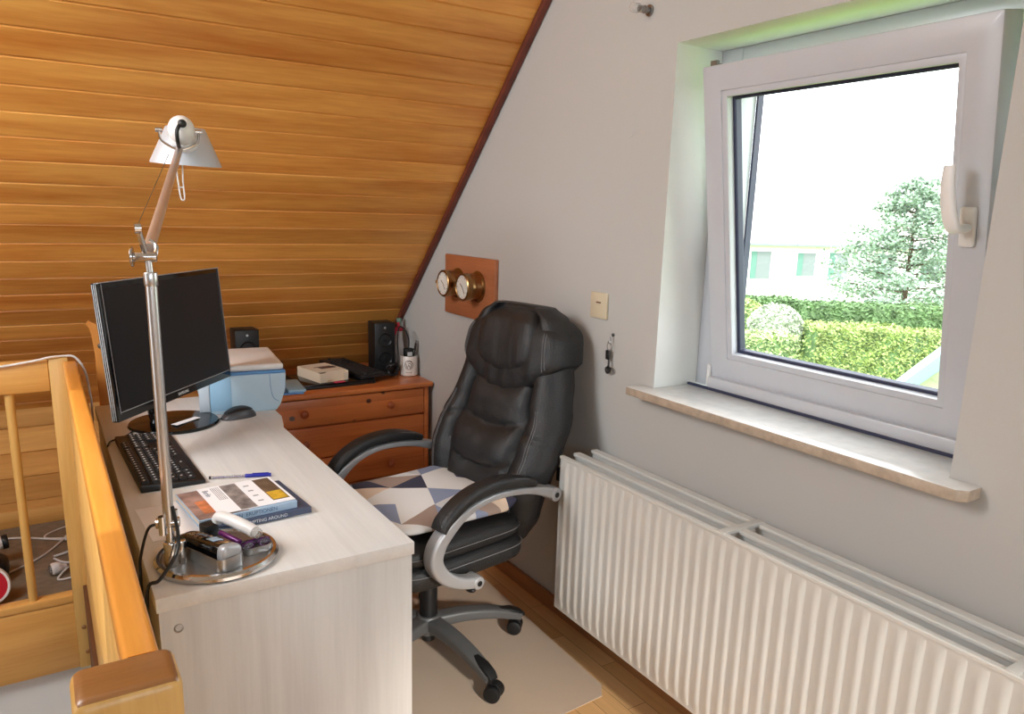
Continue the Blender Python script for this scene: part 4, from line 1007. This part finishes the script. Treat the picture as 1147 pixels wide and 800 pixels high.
# ================================================================== ON THE GABLE WALL
pq = thing('clock_plaque', 'square reddish wooden plaque carrying two round brass instruments', 'plaque', (XW, 2.712, 1.118))
mb = MB(); mb.box((-.018, -.209, -.124), (-.0005, .209, .124), .003); obj('board', mb, M['plaque'], pq)
for dy, nm in ((.090, 'barometer'), (-.078, 'clock')):
    mb = MB(); RY = Matrix.Translation((-.018, dy, .010)) @ Matrix.Rotation(-PI / 2, 4, 'Y')
    mb.lathe([(.062, 0), (.062, .004), (.052, .008), (.050, .030), (.053, .034), (.053, .040), (.050, .044), (.050, .052), (.055, .056), (.055, .070), (.050, .074), (.046, .071)], 40, RY); cs_ = obj(nm, mb, M['brass'], pq)
    mb = MB(); mb.lathe([(0, .0695), (.0465, .0695)], 36, RY); obj('dial', mb, M['dial'], cs_, smooth=0)
    mb = MB()
    for a_, l_ in ((2.2, .03), (-.6, .022)): mb.box((-.0012, -.004, .070), (.0012, l_, .0708), M=RY @ Matrix.Rotation(a_, 4, 'Z'))
    for k in range(12): mb.box((-.0008, .037, .070), (.0008, .042, .0706), M=RY @ Matrix.Rotation(k * PI / 6, 4, 'Z'))
    obj('hands', mb, M['brown_ink'], cs_, smooth=0)
    mb = MB(); mb.lathe([(0, 0), (.006, .001), (.008, .006), (.008, .016), (0, .017)], 14, RY @ Matrix.Translation((0, .055, .062)) @ Matrix.Rotation(-PI / 2, 4, 'X')); obj('thumb_screw', mb, M['brass'], cs_)
sw = thing('light_switch', 'cream blank wall plate above the key hook', 'wall plate', (XW, 1.874, 1.141))
mb = MB(); mb.box((-.009, -.041, -.041), (-.0005, .041, .041), .003); obj('plate', mb, M['cream'], sw)
mb = MB(); mb.box((-.0105, -.012, .008), (-.0088, .010, .012)); obj('slot', mb, M['gap'], sw, smooth=0)
ky = thing('key', 'small key with dark tag hanging on the wall hook below the plate', 'key', (XW, 1.80, 1.05))
hk = thing('wall_hook', 'small dark metal hook under the wall plate, carrying the key', 'hook', (XW, 1.80, 1.05))
mb = MB(); mb.cyl((-.001, 0, .008), (-.006, 0, .008), .005); mb.tube([(-.005, 0, .012), (-.012, 0, .006), (-.012, 0, -.010), (-.016, 0, -.017), (-.022, 0, -.012)], .0022, 8, 4); obj('body', mb, M['steel'], hk)
mb = MB(); mb.tube([(-.016, .011 * math.cos(t), -.028 + .012 * math.sin(t)) for t in [k * PI / 6 for k in range(12)]], .0012, 6, 0, closed=True); obj('ring', mb, M['steel'], ky)
mb = MB(); mb.box((-.019, -.002, -.070), (-.011, .014, -.040), .002); obj('tag', mb, M['black_plastic'], ky)
mb = MB(); mb.box((-.016, -.003, -.092), (-.014, .003, -.040)); mb.lathe([(.004, 0), (.012, 0), (.012, .002), (.004, .002), (.004, 0)], 18, Matrix.Translation((-.014, .004, -.103)) @ Matrix.Rotation(-PI / 2, 4, 'Y')); mb.lathe([(.003, 0), (.010, 0), (.010, .002), (.003, .002), (.003, 0)], 18, Matrix.Translation((-.016, -.008, -.099)) @ Matrix.Rotation(-PI / 2, 4, 'Y')); obj('blade', mb, M['steel'], ky)
cl = thing('curtain_bracket', 'clear plastic and metal wall bracket high on the wall left of the window', 'bracket', (XW, 1.725, 1.973))
mb = MB(); mb.cyl((-.0005, 0, 0), (-.006, 0, 0), .015, seg=24, bev=.001); mb.cyl((-.006, 0, 0), (-.040, 0, 0), .009); mb.lathe([(.009, 0), (.011, .002), (.009, .004)], 18, Matrix.Translation((-.02, 0, 0)) @ Matrix.Rotation(-PI / 2, 4, 'Y')); obj('stem', mb, M['steel'], cl)
mb = MB(); mb.cyl((-.040, 0, 0), (-.068, 0, 0), .013, seg=24, bev=.004); obj('clear_knob', mb, M['clear_plastic'], cl)
mb = MB(); mb.lathe([(0, .0012), (.0325, .0012), (.034, -.002)], 36, Matrix.Translation((XW, 1.785, 1.674)) @ Matrix.Rotation(-PI / 2, 4, 'Y')); tag(obj('cover_disc', mb, M['wall']), 'round painted-over cover disc on the wall left of the window', 'cover')

# ================================================================== BEHIND THE BALUSTRADE
mb = MB(); mb.tube([(-1.0, 2.86, .912), (-.5, 2.841, .893), (-.2, 2.841, .893), (-.05, 2.840, .908), (.005, 2.840, .918), (.045, 2.85, .918), (.078, 2.85, .912), (.103, 2.852, .865), (.112, 2.856, .79), (.114, 2.866, .70), (.10, 2.92, .4), (.10, 2.95, .02)], .0036, 8, 6)
tag(obj('cable', mb, M['white_cable']), 'white cable laid over the railing top and hanging down behind the desk', 'cable')
def plug(loc, rot, lbl):
    p = thing('mains_plug', lbl, 'plug', loc, rot)
    mb = MB(); mb.lathe([(0, 0), (.020, 0), (.024, .006), (.024, .022), (.019, .034), (.012, .042), (.008, .055), (0, .056)], 24, Matrix.Translation((0, 0, .025)) @ Matrix.Rotation(PI / 2, 4, 'Y')); obj('body', mb, M['white_plastic'], p)
    mb = MB(); mb.lathe([(.020, -.001), (.020, -.003), (.016, -.003), (.015, -.0005)], 24, Matrix.Translation((0, 0, .025)) @ Matrix.Rotation(PI / 2, 4, 'Y')); mb.cyl((-.015, .008, .025), (0, .008, .025), .0022); mb.cyl((-.015, -.008, .025), (0, -.008, .025), .0022); obj('pins', mb, M['steel'], p)
    return p
plug((-.062, 3.20, .002), math.radians(14), 'white mains plug lying on the grey carpet behind the balusters')
def cab(pts, lbl, r=.004): mb = MB(); mb.tube(pts, r, 8, 8); tag(obj('cable', mb, M['white_cable']), lbl, 'cable', 'white cables on the carpet behind the balusters')
zc = .0078
cab([(-.005, 3.21, .02), (-.04, 3.14, zc), (.05, 3.14, zc), (.12, 3.12, zc)], 'white cable running from the mains plug towards the desk')
cab([(-.26, 3.25, zc), (-.12, 3.36, zc), (-.03, 3.50, zc), (.03, 3.62, .03), (.06, 3.68, .12)], 'white cable running diagonally up to the knee wall')
cab([(-.45, 3.66, zc), (-.20, 3.65, zc), (-.02, 3.54, zc), (.15, 3.46, zc)], 'white cable lying along the knee wall baseboard')
cab([(.12, 3.68, zc), (.0, 3.68, zc), (-.08, 3.60, zc), (.02, 3.53, .012), (.14, 3.52, .012)], 'thin white cable bent in a loop near the knee wall', .003)
cab([(-.05, 3.37, zc), (.03, 3.40, .012), (.16, 3.50, zc)], 'short white cable crossing the carpet behind the corner post', .005)
cab([(.12, 3.30, zc), (.0, 3.285, zc), (-.05, 3.35, zc)], 'white cable curving on the carpet above the plug', .004)
# small torch-like gadgets at the left edge
gd = thing('spotlight', 'white clamp spotlight with black head at the left edge on the carpet', 'spotlight', (-.30, 3.36, .002), math.radians(8))
mb = MB(); mb.cyl((-.06, 0, .10), (.03, 0, .10), .024, seg=24, bev=.003); mb.cyl((.036, 0, .10), (.085, .0, .103), .024, .026, seg=24, bev=.003); obj('barrel', mb, M['white_plastic'], gd)
mb = MB(); mb.cyl((.030, 0, .10), (.036, 0, .10), .020, seg=20); obj('ring', mb, M['black_plastic'], gd)
mb = MB(); mb.cyl((.085, 0, .103), (.105, 0, .104), .029, seg=24, bev=.003); obj('ring', mb, M['black_plastic'], gd)
mb = MB(); mb.cyl((-.01, -.01, .0), (-.01, -.01, .095), .038, .030, seg=24, bev=.004); obj('foot', mb, M['white_plastic'], gd)
bg = pillow(-.10, .07, -.06, .07, 0, .11, .6, .8, 30, 14)
for v2 in bg.bm.verts: v2.co += Vector((0, 0, 1)) * .006 * noise.noise(v2.co * 30) if v2.co.z > .02 else Vector((0, 0, 0))
tag(obj('pouch', bg, M['black_plastic'], None, (-.262, 3.24, .002), 0, 70), 'black soft pouch lying beside the red disc on the carpet', 'pouch')
rd = thing('reflector', 'round red disc with white rim leaning at the left edge behind the balusters', 'disc', (-.250, 3.055, .002), (0, 0, math.radians(-14)))
RM = Matrix.Translation((0, 0, .072)) @ Matrix.Rotation(math.radians(80), 4, 'X')
mb = MB(); mb.lathe([(0, 0), (.062, 0), (.062, .010), (0, .010)], 36, RM); obj('face', mb, M['red'], rd)
mb = MB(); mb.lathe([(.062, -.002), (.070, -.002), (.070, .012), (.062, .012), (.062, -.002)], 36, RM); obj('rim', mb, M['white_plastic'], rd)

# ================================================================== OUTSIDE
def Dp(x, y, t): return CAM + RX * ((x - 573.169) / f_px * t) + DN * ((y - 426.945) / f_px * t) + fw * t
GZ = -4.3
M['grass'] = leafmat('lawn', (120, 150, 70))
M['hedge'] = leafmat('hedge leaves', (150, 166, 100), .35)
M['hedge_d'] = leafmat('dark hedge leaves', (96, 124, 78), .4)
M['hedge_p'] = leafmat('pale hedge leaves', (164, 180, 128), .25)
M['flower'] = leafmat('white blossom', (170, 180, 158), .3)
M['fir'] = leafmat('fir needles', (142, 162, 142), .5)
M['bark'] = mat('bark', (90, 74, 60), .9)
M['house'] = mat('white house plaster', (232, 230, 226), .8)
M['roof'] = mat('pale sunlit tiles', (206, 196, 190), .8)
M['house_win'] = mat('house window glass', (120, 126, 132), .2)
M['shutter'] = mat('green shutter', (92, 130, 122), .6)
M['gutter'] = mat('pale blue painted gable', (150, 176, 192), .5)
mb = MB(); mb.box((2.2, -60, GZ - .2), (120, 120, GZ)); obj('ground', mb, M['grass'], smooth=0, kind='structure')
def leaves(mb, n, sampler, size, rng):
    for _ in range(n):
        p = sampler(rng); a = rng.uniform(0, 2 * PI); b = rng.uniform(-.9, .9); s = size * rng.uniform(.6, 1.3)
        u = Vector((math.cos(a), math.sin(a), b)).normalized(); w = u.cross(Vector((rng.uniform(-1, 1), rng.uniform(-1, 1), rng.uniform(-1, 1)))).normalized()
        t = bmesh.new() if 0 else None
        q = [mb.bm.verts.new(p + u * s), mb.bm.verts.new(p + w * s * .5), mb.bm.verts.new(p - u * s), mb.bm.verts.new(p - w * s * .5)]
        f = mb.bm.faces.new(q); f.material_index = mb.mi
def hedge(name, label, pa, pb, depth, top, m, n, size=.06, cat='hedge'):
    """clipped hedge between ground points under pa and pb"""
    a, b = Vector((pa.x, pa.y, 0)), Vector((pb.x, pb.y, 0)); ax = (b - a); L = ax.length; ax.normalize(); nr = Vector((ax.y, -ax.x, 0))
    if nr.dot(Vector((a.x, a.y, 0))) < 0: nr = -nr
    r = random.Random(hash(label) % 999 if 0 else len(label))
    t = thing(name, label, cat, (a.x, a.y, GZ), 0, 'garden hedges'); H = top - GZ
    mb = MB(); Mx = Matrix(((ax.x, nr.x, 0, 0), (ax.y, nr.y, 0, 0), (0, 0, 1, 0), (0, 0, 0, 1)))
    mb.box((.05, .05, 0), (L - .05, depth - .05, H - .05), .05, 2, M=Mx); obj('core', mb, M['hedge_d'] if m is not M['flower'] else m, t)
    mb = MB()
    def smp(q):
        k = q.random()
        if k < .62: return Mx @ Vector((q.uniform(0, L), q.gauss(.02, .03), q.uniform(0, H)))
        if k < .92: return Mx @ Vector((q.uniform(0, L), q.uniform(0, depth), H + q.gauss(0, .04)))
        return Mx @ Vector((q.choice((0, L)) + q.gauss(0, .03), q.uniform(0, depth), q.uniform(0, H)))
    leaves(mb, n, smp, size, r); obj('foliage', mb, m, t, smooth=0)
    return t
hedge('hedge', 'long bright clipped hedge in the middle of the garden outside', Dp(915, 372, 22), Dp(1026, 376, 22), 1.6, Dp(970, 371, 22).z, M['hedge'], 9000)
hedge('hedge', 'short bright hedge beside the long one, at the edge of the window', Dp(1030, 376, 23.5), Dp(1075, 378, 23.5), 1.5, Dp(1050, 377, 23.5).z, M['hedge'], 3500)
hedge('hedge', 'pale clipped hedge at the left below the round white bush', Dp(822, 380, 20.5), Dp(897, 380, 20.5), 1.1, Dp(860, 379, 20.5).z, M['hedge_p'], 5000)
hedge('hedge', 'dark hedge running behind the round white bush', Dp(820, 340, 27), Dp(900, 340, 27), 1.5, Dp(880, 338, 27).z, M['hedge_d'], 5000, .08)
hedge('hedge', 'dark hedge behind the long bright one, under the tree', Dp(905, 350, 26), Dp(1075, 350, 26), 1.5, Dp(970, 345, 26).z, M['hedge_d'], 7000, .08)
def bush(label, c, r, m, n, sz, zs=.9):
    t = thing('bush', label, 'bush', (c.x, c.y, GZ), 0, 'garden bushes'); q = random.Random(len(label)); cz = c.z - GZ
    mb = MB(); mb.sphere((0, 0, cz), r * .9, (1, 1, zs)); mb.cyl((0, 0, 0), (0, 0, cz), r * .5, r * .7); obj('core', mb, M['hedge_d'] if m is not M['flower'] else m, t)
    mb = MB()
    def smp(q):
        v = Vector((q.gauss(0, 1), q.gauss(0, 1), q.gauss(0, 1))).normalized() * r * q.uniform(.88, 1.05); return Vector((v.x, v.y, cz + v.z * zs))
    leaves(mb, n, smp, sz, q); obj('foliage', mb, m, t, smooth=0)
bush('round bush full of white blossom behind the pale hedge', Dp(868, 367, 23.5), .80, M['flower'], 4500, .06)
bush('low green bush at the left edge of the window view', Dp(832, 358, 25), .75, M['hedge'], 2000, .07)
# spreading tree
tr_c = Dp(1012, 340, 30)
tr = thing('tree', 'tall loose grey green conifer in front of the white houses', 'tree', (tr_c.x, tr_c.y, GZ)); H = Dp(1015, 196, 30).z - GZ
mb = MB(); mb.cyl((0, 0, 0), (0, 0, H * .93), .16, .03, seg=12); q = random.Random(5); br_ = []
for k in range(46):
    z = H * (.26 + .72 * k / 46); R = 3.5 * (1 - (k / 46)) ** .8 + .3; a = k * 2.4 + q.uniform(-.4, .4)
    e = Vector((R * math.cos(a), R * math.sin(a), z + .15 * R)); br_.append((Vector((0, 0, z)), e)); mb.cyl((0, 0, z), e, .035, .01, seg=6)
obj('trunk', mb, M['bark'], tr)
mb = MB()
def smp(q):
    a, b = q.choice(br_); t = q.uniform(.12, 1.05) ** .8; p = a.lerp(b, t); s = .10 + .26 * (b - a).length * .35
    return p + Vector((q.gauss(0, s * .8), q.gauss(0, s * .8), q.gauss(-.03, s * .42)))
leaves(mb, 15000, smp, .095, q); obj('foliage', mb, M['fir'], tr, smooth=0)
# terrace of white houses
def house(label, ea, eb, t0, group='row of white houses'):
    """ea, eb: eave ends in space; walls below, roof rising away"""
    a, b = Vector((ea.x, ea.y, 0)), Vector((eb.x, eb.y, 0)); ax = b - a; L = ax.length; ax.normalize(); nr = Vector((ax.y, -ax.x, 0))
    if nr.dot(a) < 0: nr = -nr
    ez = ea.z - GZ; t = thing('house', label, 'house', (a.x, a.y, GZ), group=group)
    Mx = Matrix(((ax.x, nr.x, 0, 0), (ax.y, nr.y, 0, 0), (0, 0, 1, 0), (0, 0, 0, 1)))
    mb = MB(); mb.prism([(0, 0), (7, 0), (7, ez), (3.5, ez + 2.9), (0, ez)], 0, L, M=Mx @ Matrix(((0, 0, 1, 0), (1, 0, 0, 0), (0, 1, 0, 0), (0, 0, 0, 1)))); obj('walls', mb, M['house'], t, smooth=0)
    mb = MB()
    for s in (0, 1):
        ya, yb = (-.45, 3.5) if s == 0 else (7.45, 3.5)
        za, zb = ez - .30, ez + 2.98
        mb.prism([(ya, za), (yb, zb), (yb, zb + .16), (ya, za + .16)], -.0, L - .02, M=Mx @ Matrix(((0, 0, 1, 0), (1, 0, 0, 0), (0, 1, 0, 0), (0, 0, 0, 1))))
    rf = obj('roof', mb, M['roof'], t, smooth=0)
    mb = MB(); mb.box((L * .72, 3.1, ez + 2.5), (L * .72 + .8, 3.8, ez + 3.6), M=Mx); obj('chimney', mb, M['house'], rf, smooth=0)
    mb = MB(); mb.box((0, -.56, ez - .34), (L - .02, -.44, ez - .22), M=Mx); obj('gutter', mb, M['house_win'], rf, smooth=0)
    for u, wz0_, wz1_, w_ in ((.24, ez - 2.1, ez - .75, .8), (.68, ez - 2.3, ez - .7, .9)):
        mb = MB(); x = L * u; mb.box((x - w_ / 2, -.03, wz0_), (x + w_ / 2, .02, wz1_), M=Mx); fr_ = obj('window', mb, M['house_win'], t, smooth=0)
        mb = MB(); mb.box((x - w_ / 2 - .35, -.06, wz0_), (x - w_ / 2 - .02, .0, wz1_), M=Mx); obj('shutter', mb, M['shutter'], fr_, smooth=0)
    return t
g = Dp(838, 268, 44); hmid = Dp(887, 268, 44.5); h3 = Dp(965, 268, 45.5); h4 = Dp(1085, 268, 47)
hz = g.z
g = Dp(790, 268, 44); h4 = Dp(1085, 268, 47); hmid = g.lerp(h4, .32); h3 = g.lerp(h4, .60)
for p in (g, hmid, h3, h4): p.z = hz
house('white house at the left of the window view, beyond the dark hedge', g, hmid, 0)
house('white house beyond the hedges, left of the tree', hmid, h3, 0)
house('white house largely hidden behind the tree', h3, h4, 0)
# gable of the neighbouring roof just below the window on the right
e0, e1 = Dp(1003, 428, 9.5), Dp(1075, 374, 8.0)
ng = thing('neighbour_roof', 'pale blue verge board and tiled roof just outside the window, lower right', 'roof', (e0.x, e0.y, e0.z))
dv = e1 - e0; dn = dv.normalized(); sidev = Vector((0, -1, 0)); sidev = (sidev - dn * sidev.dot(dn)).normalized(); upv = dn.cross(sidev); 
if upv.z < 0: upv = -upv
e_ = lambda s, a, b: dn * s + sidev * a + upv * b
LL = dv.length * 1.6
mb = MB(); mb.sweep([e_(-.8, .06, -.1), e_(LL, .06, -.1)], rrect(.14, .26, .01), up=sidev); obj('verge_board', mb, M['gutter'], ng)
mb = MB()
for k in range(16):
    s = -.8 + k * .3; mb.sweep([e_(s, .15, .0), e_(s, 3.0, .0)], [(-.02, -.16), (-.02, .16), (.025, .16), (.01, -.16)], up=upv)
obj('tiles', mb, M['roof'], ng, smooth=0)

# ================================================================== LIGHT
w = bpy.data.worlds.new('sky'); scene.world = w; w.use_nodes = True
bg_ = w.node_tree.nodes['Background']; bg_.inputs[0].default_value = (.90, .96, 1, 1); bg_.inputs[1].default_value = 5.2
def area(name, loc, target, sx, sy, energy, col):
    l = bpy.data.lights.new(name, 'AREA'); l.shape = 'RECTANGLE'; l.size = sx; l.size_y = sy; l.energy = energy; l.color = col
    o = bpy.data.objects.new(name, l); COL.objects.link(o); o.location = loc
    o.rotation_euler = (Vector(target) - Vector(loc)).to_track_quat('-Z', 'Y').to_euler(); return o
area('roof_window_light', (-.9, -2.28, 1.82), (.2, 2.2, .6), 1.4, 1.1, 28, (.74, .87, 1))
area('side_window_light', (-3.1, 1.6, 1.0), (1.4, 2.2, .7), 1.6, 1.4, 14, (.86, .94, 1))
area('added_fill_light', (-1.25, 1.75, 2.20), (.5, 2.8, .7), .9, .8, 45, (.90, .96, 1))  # unseen fill added above the stairwell, not a fitting of the house
area('floor_bounce_fill', (.65, .1, .05), (.9, .9, 1.2), .9, .9, 2.5, (1, .97, .92))  # added upward fill in place of bounce from a sunlit floor
sl = bpy.data.lights.new('floor_fill_spot', 'SPOT'); sl.energy = 520; sl.spot_size = math.radians(17); sl.spot_blend = .8; sl.shadow_soft_size = .12; sl.color = (1, .96, .88)  # added spot that brightens the floor as a sunbeam would
slo = bpy.data.objects.new('floor_fill_spot', sl); COL.objects.link(slo); slo.location = (.75, -2.1, 1.95); slo.rotation_euler = (Vector((1.0, 1.72, 0)) - Vector((.75, -2.1, 1.95))).to_track_quat('-Z', 'Y').to_euler()
sun = bpy.data.lights.new('sun', 'SUN'); sun.energy = 2.4; sun.angle = math.radians(.6); sun.color = (1, .95, .86)
so = bpy.data.objects.new('sun', sun); COL.objects.link(so); so.rotation_euler = Vector((.55, .45, -.70)).to_track_quat('-Z', 'Y').to_euler(); so.location = (-4, -4, 8)

vs_ = scene.view_settings; vs_.view_transform = 'Standard'; vs_.look = 'None'; vs_.exposure = 0.25; vs_.gamma = 1; vs_.use_curve_mapping = False
scene.cycles.max_bounces = 8; scene.cycles.diffuse_bounces = 5; scene.cycles.glossy_bounces = 4; scene.cycles.transparent_max_bounces = 12
scene.cycles.caustics_reflective = False; scene.cycles.caustics_refractive = False; scene.cycles.use_denoising = True
scene.cycles.sample_clamp_indirect = 6
